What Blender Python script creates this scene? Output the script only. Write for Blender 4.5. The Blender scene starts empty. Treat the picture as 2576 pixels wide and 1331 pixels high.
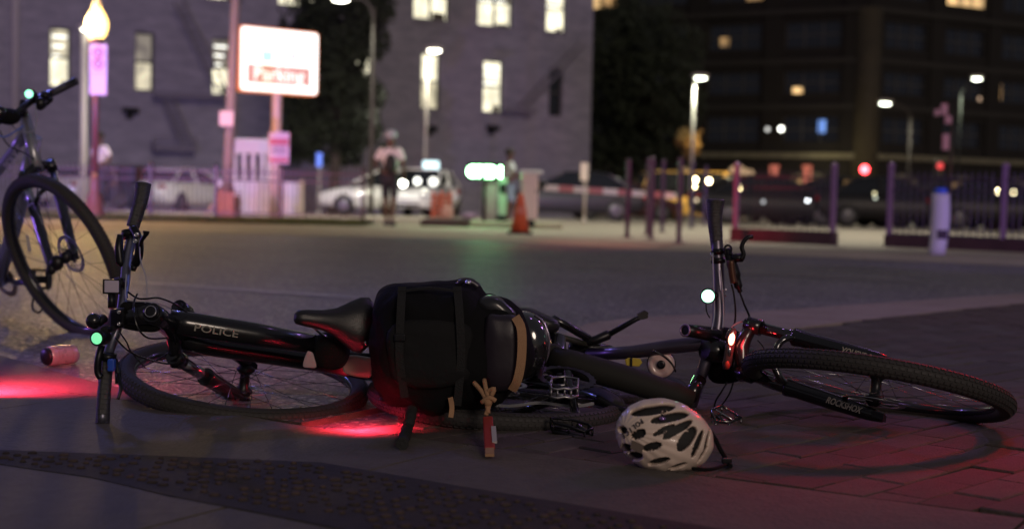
import bpy, bmesh, math, random
from mathutils import Vector, Matrix, noise
random.seed(11)
R = math.radians
SC = bpy.context.scene
COL = SC.collection
# ------------------------------------------------------------------ camera
F = 3578.0                                   # focal length in units of a 2576 wide picture
CAMZ, PITCH, ROLL = 0.60, R(2.8), R(1.3)
cd = bpy.data.cameras.new('camera'); cam = bpy.data.objects.new('camera', cd); COL.objects.link(cam)
CM = Matrix.Rotation(R(90)-PITCH, 3, 'X') @ Matrix.Rotation(ROLL, 3, 'Z')
cam.matrix_world = Matrix.Translation((0, 0, CAMZ)) @ CM.to_4x4()
cd.sensor_width = 36; cd.lens = 36*F/2576; cd.clip_start = .05; cd.clip_end = 600
cd.dof.use_dof = True; cd.dof.focus_distance = 3.62; cd.dof.aperture_fstop = 2.5; cd.dof.aperture_blades = 0
SC.camera = cam
# ------------------------------------------------------------------ night sky, dim moon-like key, exposure
W = bpy.data.worlds.new('World'); SC.world = W; W.use_nodes = True
wn = W.node_tree; bg = wn.nodes['Background']
sky = wn.nodes.new('ShaderNodeTexSky'); sky.sky_type = 'NISHITA'; sky.sun_disc = False
sky.sun_elevation = R(20); sky.sun_rotation = R(160)
mixs = wn.nodes.new('ShaderNodeMix'); mixs.data_type = 'RGBA'; mixs.blend_type = 'MIX'
mixs.inputs[0].default_value = .9; mixs.inputs[7].default_value = (4.4, 4.2, 4.9, 1)   # city sky glow
wn.links.new(sky.outputs[0], mixs.inputs[6]); wn.links.new(mixs.outputs[2], bg.inputs[0])
bg.inputs[1].default_value = .0165
sd = bpy.data.lights.new('sun', 'SUN'); sd.energy = .60; sd.angle = R(14); sd.color = (1, .80, .66)
so = bpy.data.objects.new('sun', sd); COL.objects.link(so)
so.rotation_euler = (R(70), 0, R(20))
SC.view_settings.view_transform = 'Standard'; SC.view_settings.look = 'None'
SC.view_settings.exposure = 0.1; SC.view_settings.gamma = 1; SC.view_settings.use_curve_mapping = False

def lamp(kind, loc, energy, color, size=.1, aim=None, cone=60, blend=.5):
    l = bpy.data.lights.new('lamp_light', kind); l.energy = energy; l.color = color
    l.shadow_soft_size = size
    if kind == 'SPOT': l.spot_size = R(cone); l.spot_blend = blend
    o = bpy.data.objects.new('lamp_light', l); COL.objects.link(o); o.location = loc
    if aim is not None:
        o.rotation_euler = (Vector(aim)-Vector(loc)).to_track_quat('-Z', 'Y').to_euler()
    return o
# assumed flashing beacons of patrol vehicles parked out of frame, with added accent lamps among them
lamp('SPOT', (-9.0, 10.0, .8), 2600, (1, .02, .06), .15, (-6.2, 23.5, .9), 26, .6)
lamp('SPOT', (-9.0, 11.0, 1.0), 2600, (1, .50, .52), .15, (-2.9, 26.5, 1.4), 28, .7)
lamp('SPOT', (-9.5, 12.0, 2.2), 9000, (.46, .34, 1), .3, (-6.0, 52, 4.5), 52, .8)  # added spot, brightens the pale wall with violet
lamp('POINT', (1.0, 5.2, 3.4), 9, (.62, .28, 1), .14)  # added overhead lamp for highlights on the bike tubes
lamp('SPOT', (-4.9, 8.5, 1.3), 4200, (1, .02, .06), .10, (2.7, 20.0, .85), 17, .6)
lamp('POINT', (-7.0, 6.5, 1.0), 165, (.34, .16, 1), .15)
lamp('SPOT', (9.0, 9.5, .9), 480, (.20, .08, 1), .15, (4.6, 17.8, .55), 66, .5)
lamp('SPOT', (9.5, 4.0, 1.4), 230, (.75, .10, .8), .15, (7.0, 17, .7), 60, .6)
lamp('SPOT', (4.2, 8.0, 2.9), 110, (1, .006, .012), .45, (.98, 3.12, 0), 16, .9)
lamp('SPOT', (4.2, 8.0, 2.9), 430, (1, .006, .012), .16, (.74, 3.10, 0), 6, 1)  # added narrow spot, shapes a red patch on the ground
lamp('SPOT', (4.2, 8.0, 2.9), 360, (1, .006, .012), .16, (1.20, 3.14, 0), 5, 1)  # added narrow spot for the second red patch
lamp('POINT', (2.9, 7.6, 2.9), 35, (.55, .28, 1), .12)  # added backlight for violet rims on the bikes
lamp('POINT', (-2.6, 7.0, 2.6), 55, (.22, .24, 1), .12)  # added backlight for the blue highlight on the left bars
def accent_spot(loc, px, py, y, e, col, cone=13):  # added narrow spots for highlights on bars and top tube
    r = CM @ Vector(((px-1288)/F, -(py-665.5)/F, -1)); lamp('SPOT', loc, e, col, .20, tuple(Vector((0, 0, CAMZ))+r*(y/r.y)), cone, .8)
accent_spot((4.0, 6.5, 2.4), 1805, 690, 4.0, 60, (.72, .30, 1), 10); accent_spot((-2.2, 6.5, 2.3), 1805, 690, 4.0, 60, (.60, .25, 1), 10)
accent_spot((1.0, 5.6, 3.4), 1680, 868, 4.0, 60, (.66, .32, 1), 10); accent_spot((2.0, 5.2, 2.4), 320, 640, 3.6, 55, (.16, .26, 1), 11)
# added spots without fixtures, assumed lamps above frame, brighten far pavement and cars
lamp('SPOT', (4.5, 24.5, 8.0), 2300, (1, .95, .80), .25, (4.0, 24.5, 0), 96, .5)
lamp('SPOT', (-5.5, 32.0, 7.0), 3600, (1, .95, .82), .25, (-4.8, 36, 0), 120, .6)

# ------------------------------------------------------------------ pixel to place helpers (2576 wide picture)
def ray(px, py):
    d = CM @ Vector(((px-1288)/F, -(py-665.5)/F, -1)); return d/d.y
CP = Vector((0, 0, CAMZ))
def P(px, py, y): return CP + ray(px, py)*y
def G(px, py, z=0.0):
    d = ray(px, py); return CP + d*((z-CAMZ)/d.z)
def gz(y): return .05 if y < 30 else .05-.5*(y-30)/36
def B(px, y): v = P(px, 540, y); v.z = gz(y); return v

# ------------------------------------------------------------------ materials
MATS = {}
def mat(name, col, rough=.6, metal=0, var=.0, scale=20, bump=0, bscale=80, emit=0, ecol=None, coat=0, alpha=None, col2=None, spec=.5, trans=0, stretch=None):
    if name in MATS: return MATS[name]
    m = bpy.data.materials.new(name); m.use_nodes = True; nt = m.node_tree; b = nt.nodes['Principled BSDF']
    b.inputs['Base Color'].default_value = (*col, 1); b.inputs['Roughness'].default_value = rough
    b.inputs['Metallic'].default_value = metal; b.inputs['Coat Weight'].default_value = coat
    b.inputs['Specular IOR Level'].default_value = spec
    if trans: b.inputs['Transmission Weight'].default_value = trans
    tc = nt.nodes.new('ShaderNodeTexCoord'); mp = nt.nodes.new('ShaderNodeMapping'); nt.links.new(tc.outputs['Object'], mp.inputs[0])
    if stretch: mp.inputs['Scale'].default_value = stretch
    if var or col2:
        n = nt.nodes.new('ShaderNodeTexNoise'); n.inputs['Scale'].default_value = scale; n.inputs['Detail'].default_value = 8; n.inputs['Roughness'].default_value = .65
        nt.links.new(mp.outputs[0], n.inputs['Vector'])
        r = nt.nodes.new('ShaderNodeValToRGB'); r.color_ramp.elements[0].position = .32; r.color_ramp.elements[1].position = .7
        c2 = col2 or tuple(min(1, c*(1+var)) for c in col); c1 = col if col2 else tuple(c*(1-var) for c in col)
        r.color_ramp.elements[0].color = (*c1, 1); r.color_ramp.elements[1].color = (*c2, 1)
        nt.links.new(n.outputs['Fac'], r.inputs[0]); nt.links.new(r.outputs[0], b.inputs['Base Color'])
        mr = nt.nodes.new('ShaderNodeMapRange'); mr.inputs[3].default_value = max(.05, rough-.12); mr.inputs[4].default_value = min(1, rough+.12)
        nt.links.new(n.outputs['Fac'], mr.inputs[0]); nt.links.new(mr.outputs[0], b.inputs['Roughness'])
    if bump:
        n2 = nt.nodes.new('ShaderNodeTexNoise'); n2.inputs['Scale'].default_value = bscale; n2.inputs['Detail'].default_value = 5
        nt.links.new(mp.outputs[0], n2.inputs['Vector'])
        bn = nt.nodes.new('ShaderNodeBump'); bn.inputs['Strength'].default_value = bump; bn.inputs['Distance'].default_value = .01
        nt.links.new(n2.outputs['Fac'], bn.inputs['Height']); nt.links.new(bn.outputs[0], b.inputs['Normal'])
    if emit:
        b.inputs['Emission Color'].default_value = (*(ecol or col), 1); b.inputs['Emission Strength'].default_value = emit
    MATS[name] = m; return m

def ground_mat(name, c1, c2, rough, grain, patch, bump, bscale, spark=0):
    m = bpy.data.materials.new(name); m.use_nodes = True; nt = m.node_tree; b = nt.nodes['Principled BSDF']; L = nt.links
    tc = nt.nodes.new('ShaderNodeTexCoord')
    n1 = nt.nodes.new('ShaderNodeTexNoise'); n1.inputs['Scale'].default_value = patch; n1.inputs['Detail'].default_value = 6; n1.inputs['Roughness'].default_value = .6
    n2 = nt.nodes.new('ShaderNodeTexNoise'); n2.inputs['Scale'].default_value = grain; n2.inputs['Detail'].default_value = 8; n2.inputs['Roughness'].default_value = .75
    v = nt.nodes.new('ShaderNodeTexVoronoi'); v.inputs['Scale'].default_value = bscale
    for n in (n1, n2, v): L.new(tc.outputs['Object'], n.inputs['Vector'])
    mx = nt.nodes.new('ShaderNodeMath'); mx.operation = 'MULTIPLY_ADD'; mx.inputs[1].default_value = .55
    L.new(n1.outputs['Fac'], mx.inputs[0])
    h = nt.nodes.new('ShaderNodeMath'); h.operation = 'MULTIPLY'; h.inputs[1].default_value = .45; L.new(n2.outputs['Fac'], h.inputs[0]); L.new(h.outputs[0], mx.inputs[2])
    r = nt.nodes.new('ShaderNodeValToRGB'); r.color_ramp.elements[0].position = .36; r.color_ramp.elements[1].position = .66
    r.color_ramp.elements[0].color = (*c1, 1); r.color_ramp.elements[1].color = (*c2, 1)
    L.new(mx.outputs[0], r.inputs[0])
    out = r.outputs[0]
    if spark:                                   # pale aggregate chips
        gr = nt.nodes.new('ShaderNodeMath'); gr.operation = 'GREATER_THAN'; gr.inputs[1].default_value = .86
        sp = nt.nodes.new('ShaderNodeSeparateColor'); L.new(v.outputs['Color'], sp.inputs[0]); L.new(sp.outputs[0], gr.inputs[0])
        mm = nt.nodes.new('ShaderNodeMix'); mm.data_type = 'RGBA'; L.new(gr.outputs[0], mm.inputs[0]); L.new(out, mm.inputs[6]); mm.inputs[7].default_value = (spark, spark*.95, spark*.88, 1); out = mm.outputs[2]
    L.new(out, b.inputs['Base Color'])
    mr = nt.nodes.new('ShaderNodeMapRange'); mr.inputs[3].default_value = rough-.15; mr.inputs[4].default_value = rough+.15
    L.new(n1.outputs['Fac'], mr.inputs[0]); L.new(mr.outputs[0], b.inputs['Roughness'])
    bn = nt.nodes.new('ShaderNodeBump'); bn.inputs['Strength'].default_value = bump; bn.inputs['Distance'].default_value = .006
    ad = nt.nodes.new('ShaderNodeMath'); ad.operation = 'ADD'; L.new(v.outputs['Distance'], ad.inputs[0]); L.new(n2.outputs['Fac'], ad.inputs[1])
    L.new(ad.outputs[0], bn.inputs['Height']); L.new(bn.outputs[0], b.inputs['Normal'])
    MATS[name] = m; return m

ASPH = ground_mat('asphalt', (.085, .080, .094), (.25, .235, .262), .50, 40, 1.3, 1.6, 62, .45)
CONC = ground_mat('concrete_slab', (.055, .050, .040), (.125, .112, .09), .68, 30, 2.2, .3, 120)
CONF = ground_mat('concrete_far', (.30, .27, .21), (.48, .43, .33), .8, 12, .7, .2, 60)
KERB = ground_mat('kerb_concrete', (.24, .19, .165), (.40, .33, .29), .75, 30, 3, .3, 120)
BRIK = [ground_mat('paver_clay_%s' % n, a, b_, .72, 70, 9, .45, 220) for n, a, b_ in
        (('red', (.060, .044, .038), (.115, .085, .072)), ('brown', (.05, .04, .034), (.095, .075, .062)), ('grey', (.065, .055, .048), (.13, .11, .095)))]
TACT = ground_mat('tactile_plate', (.015, .013, .012), (.05, .04, .034), .85, 30, 6, .3, 90)
SAND = mat('joint_sand', (.035, .028, .024), .95, bump=.3)
BLK = mat('black_paint', (.008, .008, .010), .24, coat=.4, spec=.5)
BLKM = mat('black_metal', (.02, .02, .023), .35, metal=.6)
RUB = mat('rubber', (.034, .031, .030), .75, bump=.2, bscale=400)
GRIP = mat('grip_rubber', (.02, .018, .02), .45, spec=1, bump=.35, bscale=500)
CLOTH = mat('black_nylon', (.005, .005, .006), .9, bump=.5, bscale=260, spec=.25)
CHR = mat('chrome', (.7, .7, .72), .16, metal=1)
STAN = mat('stanchion_black_gloss', (.05, .05, .055), .14, metal=.8, coat=1)
GREYF = mat('grey_paint', (.30, .30, .34), .3, metal=.5, coat=.5)
ALU = mat('brushed_metal', (.45, .45, .47), .35, metal=1)
WHT = mat('white_plastic', (.75, .73, .70), .4)
DECAL = mat('white_decal', (.40, .36, .30), .5)
PLEATH = mat('saddle_vinyl', (.014, .013, .015), .33, bump=.15, bscale=300, spec=.6)
TAN = mat('tan_webbing', (.46, .26, .14), .8, bump=.5, bscale=500)

# ------------------------------------------------------------------ object helpers
def setp(o, label=None, cat=None, group=None, kind=None):
    if label: o['label'] = label
    if cat: o['category'] = cat
    if group: o['group'] = group
    if kind: o['kind'] = kind
    return o
ORG = {}
def thing(name, label, cat, loc=(0, 0, 0), group=None, rz=0):
    o = bpy.data.objects.new(name, None); COL.objects.link(o); o.location = loc; o.empty_display_size = .2
    o.rotation_euler = (0, 0, rz); ORG[o.name] = Vector(loc); return setp(o, label, cat, group)
class MB:
    def __init__(s): s.v = []; s.f = []; s.sm = []
    def add(s, vs, fs, smooth=False):
        k = len(s.v); s.v += [Vector(v) for v in vs]; s.f += [tuple(i+k for i in f) for f in fs]; s.sm += [smooth]*len(fs); return s
    def box(s, c, dx, dy, dz, ax=None):
        c = Vector(c); X, Y, Z = ax or (Vector((1, 0, 0)), Vector((0, 1, 0)), Vector((0, 0, 1)))
        vs = [c+X*(i*dx/2)+Y*(j*dy/2)+Z*(k*dz/2) for i in (-1, 1) for j in (-1, 1) for k in (-1, 1)]
        return s.add(vs, [(0, 1, 3, 2), (4, 6, 7, 5), (0, 4, 5, 1), (2, 3, 7, 6), (0, 2, 6, 4), (1, 5, 7, 3)])
    def bar(s, p, q, w, h=None, up=(0, 0, 1)):
        p, q = Vector(p), Vector(q); X = (q-p).normalized(); u = Vector(up)
        if abs(X.dot(u)) > .95: u = Vector((0, 1, 0))
        Y = u.cross(X).normalized(); Z = X.cross(Y)
        return s.box((p+q)/2, (q-p).length, w, h or w, (X, Y, Z))
    def tube(s, pts, r, n=12, cap=True, closed=False):
        pts = [Vector(p) for p in pts]; m = len(pts); rs = r if isinstance(r, (list, tuple)) else [r]*m
        vs = []; prev = None
        for i, p in enumerate(pts):
            if closed: t = pts[(i+1) % m]-pts[i-1]
            else: t = pts[min(i+1, m-1)]-pts[max(i-1, 0)]
            t.normalize()
            if prev is None:
                u = Vector((0, 0, 1)) if abs(t.z) < .9 else Vector((1, 0, 0)); a = (u-t*u.dot(t)).normalized()
            else: a = (prev-t*prev.dot(t)).normalized()
            prev = a; b = t.cross(a)
            vs += [p+(a*math.cos(2*math.pi*k/n)+b*math.sin(2*math.pi*k/n))*rs[i] for k in range(n)]
        fs = [(i*n+k, i*n+(k+1) % n, ((i+1) % m)*n+(k+1) % n, ((i+1) % m)*n+k) for i in range(m if closed else m-1) for k in range(n)]
        s.add(vs, fs, True)
        if cap and not closed:
            k0 = len(s.v)-len(vs)
            s.f += [tuple(k0+k for k in reversed(range(n))), tuple(k0+(m-1)*n+k for k in range(n))]; s.sm += [False, False]
        return s
    def cyl(s, p, q, r, n=16): return s.tube([p, q], r, n)
    def lathe(s, c, prof, ax=Vector((0, 0, 1)), n=20, smooth=True, cap=True):
        c = Vector(c); ax = Vector(ax).normalized(); u = Vector((0, 0, 1)) if abs(ax.z) < .9 else Vector((1, 0, 0))
        a = (u-ax*u.dot(ax)).normalized(); b = ax.cross(a); m = len(prof)
        vs = [c+ax*h+(a*math.cos(2*math.pi*k/n)+b*math.sin(2*math.pi*k/n))*r for r, h in prof for k in range(n)]
        fs = [(i*n+k, i*n+(k+1) % n, (i+1)*n+(k+1) % n, (i+1)*n+k) for i in range(m-1) for k in range(n)]
        s.add(vs, fs, smooth)
        if cap:
            k0 = len(s.v)-len(vs); s.f += [tuple(k0+k for k in reversed(range(n))), tuple(k0+(m-1)*n+k for k in range(n))]; s.sm += [False]*2
        return s
    def ball(s, c, rx, ry=None, rz=None, n=14, m=8, ax=None):
        ry = ry or rx; rz = rz or rx; c = Vector(c); X, Y, Z = ax or (Vector((1, 0, 0)), Vector((0, 1, 0)), Vector((0, 0, 1)))
        vs = [c+Z*rz]+[c+X*(rx*math.sin(math.pi*i/m)*math.cos(2*math.pi*k/n))+Y*(ry*math.sin(math.pi*i/m)*math.sin(2*math.pi*k/n))+Z*(rz*math.cos(math.pi*i/m)) for i in range(1, m) for k in range(n)]+[c-Z*rz]
        fs = [(0, 1+k, 1+(k+1) % n) for k in range(n)]
        fs += [(1+i*n+k, 1+(i+1)*n+k, 1+(i+1)*n+(k+1) % n, 1+i*n+(k+1) % n) for i in range(m-2) for k in range(n)]
        e = len(vs)-1; fs += [(e, 1+(m-2)*n+(k+1) % n, 1+(m-2)*n+k) for k in range(n)]
        return s.add(vs, fs, True)
    def prism(s, poly, a, b, smooth=False):        # poly: list of 3D points, extruded a..b vectors
        n = len(poly); a = Vector(a); b = Vector(b)
        vs = [Vector(p)+a for p in poly]+[Vector(p)+b for p in poly]
        return s.add(vs, [tuple(reversed(range(n))), tuple(range(n, 2*n))]+[(i, (i+1) % n, n+(i+1) % n, n+i) for i in range(n)], smooth)
    def loft(s, rings, cap=True, smooth=True):
        n = len(rings[0]); vs = [Vector(p) for r in rings for p in r]
        fs = [(i*n+k, i*n+(k+1) % n, (i+1)*n+(k+1) % n, (i+1)*n+k) for i in range(len(rings)-1) for k in range(n)]
        s.add(vs, fs, smooth)
        if cap:
            k0 = len(s.v)-len(vs); m = len(rings); s.f += [tuple(k0+k for k in reversed(range(n))), tuple(k0+(m-1)*n+k for k in range(n))]; s.sm += [smooth]*2
        return s
    def build(s, name, material, parent=None, label=None, bevel=0, local=False):
        me = bpy.data.meshes.new(name); o = bpy.data.objects.new(name, me); COL.objects.link(o)
        org = Vector((0, 0, 0))
        if parent is not None:
            o.parent = parent; org = ORG.get(parent.name, Vector((0, 0, 0)))
            ORG[o.name] = org
        elif s.v and not local:
            org = Vector((sum(v.x for v in s.v)/len(s.v), sum(v.y for v in s.v)/len(s.v), min(v.z for v in s.v))); o.location = org; ORG[o.name] = org
        if local: org = Vector((0, 0, 0))
        me.from_pydata([v-org for v in s.v], [], s.f)
        me.polygons.foreach_set('use_smooth', s.sm); me.materials.append(material)
        bm = bmesh.new(); bm.from_mesh(me); bmesh.ops.recalc_face_normals(bm, faces=bm.faces); bm.to_mesh(me); bm.free()
        if bevel:
            md = o.modifiers.new('bevel', 'BEVEL'); md.width = bevel; md.segments = 2; md.limit_method = 'ANGLE'
        if label: o['label'] = label
        return o
def copy_tree(o, loc=None, rz=None, label=None, parent=None):
    c = o.copy(); COL.objects.link(c); c.parent = parent
    if loc is not None: c.location = loc
    if rz is not None: c.rotation_euler = (0, 0, rz)
    if label: c['label'] = label
    for ch in list(o.children): copy_tree(ch, parent=c)
    return c
def spline(pts, k=6):
    pts = [Vector(p) for p in pts]; out = []
    for i in range(len(pts)-1):
        p0, p1, p2, p3 = pts[max(i-1, 0)], pts[i], pts[i+1], pts[min(i+2, len(pts)-1)]
        for j in range(k):
            t = j/k; out.append(.5*((2*p1)+(p2-p0)*t+(2*p0-5*p1+4*p2-p3)*t*t+(3*p1-p0-3*p2+p3)*t**3))
    out.append(pts[-1]); return out
def PS(L): return [P(*p) for p in L]
def text_obj(name, txt, size, material, parent, loc, xd, yd, bold=0, shear=0, label=None, ext=.0006, sx=1):
    c = bpy.data.curves.new('lettering', 'FONT'); c.body = txt; c.size = size; c.align_x = 'CENTER'; c.align_y = 'CENTER'; c.extrude = ext; c.offset = bold*size; c.shear = shear; c.resolution_u = 3
    t = bpy.data.objects.new('lettering_source', c); me = bpy.data.meshes.new_from_object(t); bpy.data.objects.remove(t); bpy.data.curves.remove(c)
    me.name = name; o = bpy.data.objects.new(name, me); COL.objects.link(o); me.materials.clear(); me.materials.append(material)
    xd = Vector(xd).normalized(); yd = Vector(yd); yd = (yd-xd*yd.dot(xd)).normalized(); zd = xd.cross(yd)
    org = ORG.get(parent.name, Vector()) if parent else Vector()
    M = Matrix((xd, yd, zd)).transposed()
    for v in me.vertices: v.co = M @ Vector((v.co.x*sx, v.co.y, v.co.z)) + Vector(loc) - org
    o.parent = parent
    if label: o['label'] = label
    return o
# ================================================================== GROUND
def sheet(name, pts, z, material, kind='structure', thick=None, parent=None):
    m = MB(); n = len(pts)
    if thick: m.prism([Vector((p[0], p[1], z)) for p in pts], (0, 0, -thick), (0, 0, 0))
    else: m.add([(p[0], p[1], z) for p in pts], [tuple(range(n))])
    o = m.build(name, material, parent)
    if kind and parent is None: o['kind'] = kind
    return o
def clip(poly, cell):                            # part of poly inside the convex ccw cell
    out = poly
    for i in range(len(cell)):
        a, b = cell[i], cell[(i+1) % len(cell)]; inp = out; out = []
        if not inp: break
        def side(p): return (b[0]-a[0])*(p[1]-a[1])-(b[1]-a[1])*(p[0]-a[0])
        for j in range(len(inp)):
            p, q = inp[j-1], inp[j]; sp, sq = side(p), side(q)
            if (sp >= 0) != (sq >= 0):
                t = sp/(sp-sq); out.append((p[0]+(q[0]-p[0])*t, p[1]+(q[1]-p[1])*t))
            if sq >= 0: out.append(q)
    return out
def inside(p, poly):
    c = False
    for i in range(len(poly)):
        a, b = poly[i-1], poly[i]
        if (a[1] > p[1]) != (b[1] > p[1]) and p[0] < (b[0]-a[0])*(p[1]-a[1])/(b[1]-a[1])+a[0]: c = not c
    return c
def area(p): return .5*sum(p[i-1][0]*p[i][1]-p[i][0]*p[i-1][1] for i in range(len(p)))
sheet('ground', [(-400, -40), (400, -40), (400, 500), (-400, 500)], -.9, mat('soil', (.05, .045, .035), .95))
KL = [(-60, 21), (-12, 20.0), (-5, 19.6), (-1, 19.8), (1.4, 17.6), (5.4, 14.9), (9, 13), (16, 10.5), (60, 2)]   # far kerb line
sheet('road', [(-60, -12), (60, -12)]+list(reversed(KL)), 0.0, ASPH)
# far pavement and car park: a strip at kerb height, then a lot that falls gently away
m = MB()
for i in range(len(KL)-1):
    a, b = KL[i], KL[i+1]
    m.add([(a[0], a[1]+.16, .05), (b[0], b[1]+.16, .05), (b[0], 30, .05), (a[0], 30, .05)], [(0, 1, 2, 3)])
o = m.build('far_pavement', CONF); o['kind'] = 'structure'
KS = o
for i in range(1, len(KL)-2):
    a, b = Vector((*KL[i], 0)), Vector((*KL[i+1], 0)); n = max(1, int((b-a).length/1.5)); d = (b-a)/n
    for k in range(n):
        p, q = a+d*k, a+d*(k+1)-d.normalized()*.02
        MB().box((p+q)/2+Vector((0, .08, .010)), (q-p).length, .15, .075, ((q-p).normalized(), Vector((-(q-p).y, (q-p).x, 0)).normalized(), Vector((0, 0, 1)))).build('kerb_stone', KERB, KS)
m = MB(); m.add([(-90, 30, .05), (90, 30, .05), (90, 66, gz(66)), (-90, 66, gz(66)), (90, 300, -.6), (-90, 300, -.6)], [(0, 1, 2, 3), (3, 2, 4, 5)])
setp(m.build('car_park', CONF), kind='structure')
m = MB()
for i in range(1, len(KL)-2):
    a, b = KL[i], KL[i+1]; m.add([(a[0], a[1]-.9, .004), (b[0], b[1]-.9, .004), (b[0], b[1]+.004, .052), (a[0], a[1]+.004, .052)], [(0, 1, 2, 3)])
setp(m.build('far_gutter', CONF), kind='structure')
# grass verge behind the left pavement
vb = [(-14, 21.9), (-4, 22.2), (-2.35, 22.4), (-2.4, 25.2), (-14, 25.0)]
sheet('verge', vb, .062, mat('verge_soil', (.05, .045, .02), .95, var=.3))
m = MB()
for i in range(9000):
    x = random.uniform(-12, -2.45); y = random.uniform(22.3, 25); h = random.uniform(.03, .1); a = random.uniform(0, 3.14); w = .012
    dx, dy = math.cos(a)*w, math.sin(a)*w; lx, ly = random.uniform(-.03, .03), random.uniform(-.03, .03)
    m.add([(x-dx, y-dy, .06), (x+dx, y+dy, .06), (x+lx, y+ly, .06+h)], [(0, 1, 2)])
setp(m.build('grass', mat('grass_blade', (.06, .075, .015), .7, var=.4, scale=3)), 'short dull green grass verge along the black picket fence', 'grass', kind='stuff')
# worn lane lines
LINE = mat('worn_road_paint', (.26, .24, .24), .5, col2=(.55, .5, .5), scale=14)
def strip(name, a, b, w, z=.005):
    a, b = Vector((a[0], a[1], z)), Vector((b[0], b[1], z)); d = (b-a).normalized(); nrm = Vector((-d.y, d.x, 0))*w/2
    o = MB().add([a-nrm, b-nrm, b+nrm, a+nrm], [(0, 1, 2, 3)]).build(name, LINE); o['kind'] = 'structure'
g1, g2 = G(350, 712), G(905, 752); strip('lane_line', g1, g2, .12)
g1, g2 = G(1150, 655), G(2300, 708); strip('lane_line', g1, g2, .09)
g1, g2 = G(380, 612), G(1280, 640); strip('lane_line', g1, g2, .1)

CONC2 = ground_mat('concrete_slab_worn', (.075, .064, .052), (.15, .13, .105), .72, 26, 1.6, .35, 100)
# ---- near corner: concrete slabs, clay pavers, pale gutter apron, tactile strip
def g2d(L): return [tuple(G(px, py)[:2]) for px, py in L]
edge = [(-6, 6.2)]+g2d([(-400, 845), (0, 905), (190, 960), (380, 1006), (560, 1050), (700, 1076), (820, 1094), (880, 1096), (915, 1088)])
back = [(-.30, 3.62), (-.22, 3.80), (-.12, 4.15), (0.0, 4.7), (.10, 5.35), (.22, 6.0), (.36, 6.55), (.60, 6.92), (1.24, 7.42), (2.2, 8.35), (3.4, 9.5), (5, 11), (9, 14.5)]
zone = edge+back+[(14, 14.5), (14, -3), (-6, -3)]
if area(zone) < 0: zone.reverse()
setp(sheet('pavement', zone, .004, SAND), kind='structure')
PAVE = bpy.data.objects['pavement']
L1a, L1b = G(860, 1092), G(2440, 1302)           # joint between pavers (far) and concrete (near)
u = (L1b-L1a).normalized(); nf = Vector((-u.y, u.x, 0))
if nf.y < 0: nf = -nf
def half(far=True, off=0):
    a = L1a-u*20+nf*off; b = L1b+u*20+nf*off; s = 1 if far else -1
    q = [a, b, b+nf*30*s, a+nf*30*s]; q = [(p.x, p.y) for p in q]
    return q if area(q) > 0 else q[::-1]
# gutter apron: band along 'back'
AP = []
bk = [Vector((*p, 0)) for p in [tuple(G(915, 1088)[:2])]+back]
wd = [.0, .02, .04, .08, .25, .45, .62, .78, .80, .62, .50, .42, .40, .40]
inner = []
for i, p in enumerate(bk):
    t = (bk[min(i+1, len(bk)-1)]-bk[max(i-1, 0)]).normalized(); inner.append(p+Vector((t.y, -t.x, 0))*wd[i])
for i in range(3, len(bk)-1):
    q = [bk[i], bk[i+1], inner[i+1], inner[i]]
    t = (bk[i+1]-bk[i]).normalized()*.006
    MB().prism([bk[i]+t, bk[i+1]-t, inner[i+1]-t, inner[i]+t], (0, 0, -.03), (0, 0, .017+random.uniform(-.001, .001))).build('gutter_slab', KERB, PAVE)
brickzone = [(p.x, p.y) for p in [bk[0]]+inner]+[(14, 14), (14, -3), (-3, -3)]
bz = clip(brickzone if area(brickzone) > 0 else brickzone[::-1], half(True, .006))
# pavers, running bond laid at an angle
ang = R(47); ex = Vector((math.cos(ang), math.sin(ang))); ey = Vector((-ex.y, ex.x)); PL, PW, J = .2, .1, .004
cells = []
for j in range(-70, 150):
    for i in range(-60, 90):
        c = ex*((i+(.5 if j % 2 else 0))*(PL+.002))+ey*(j*(PW+J))
        if not (-.7 < c.x < 5.2 and 2.0 < c.y < 11.5) or abs(c.x) > c.y*.44+.35: continue
        q = [tuple(c+ex*a*PL/2+ey*b*PW/2) for a, b in ((-1, -1), (1, -1), (1, 1), (-1, 1))]
        ins = [inside(p, bz) for p in q]
        if all(ins): cells.append((c, None))
        elif any(ins):
            w = clip(q, half(True, .006))
            if len(w) > 2 and abs(area(w)) > .002 and inside((sum(p[0] for p in w)/len(w), sum(p[1] for p in w)/len(w)), bz): cells.append((c, [(p[0]-c.x, p[1]-c.y) for p in w]))
cells.sort(key=lambda t: (t[0].x**2+t[0].y**2))
vis = [t for t in cells if G(1288, 1360).y-.05 < t[0].y and abs(t[0].x) < t[0].y*.38+.1]
top300 = set(id(t) for t in vis[:295])
pm = []
for k in range(3):
    b = MB(); e = .004
    lo = [Vector((ex*a*PL/2+ey*c*PW/2).to_3d()) for a, c in ((-1, -1), (1, -1), (1, 1), (-1, 1))]
    hi = [Vector((ex*a*(PL/2-e)+ey*c*(PW/2-e)).to_3d()) for a, c in ((-1, -1), (1, -1), (1, 1), (-1, 1))]
    ring = lambda L, z: [p+Vector((0, 0, z)) for p in L]
    b.loft([ring(lo, -.03), ring(lo, 0), ring(hi, .003)], smooth=False)
    o = b.build('paver', BRIK[k], PAVE, local=True); pm.append(o.data); bpy.data.objects.remove(o)
mj = MB()
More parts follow.
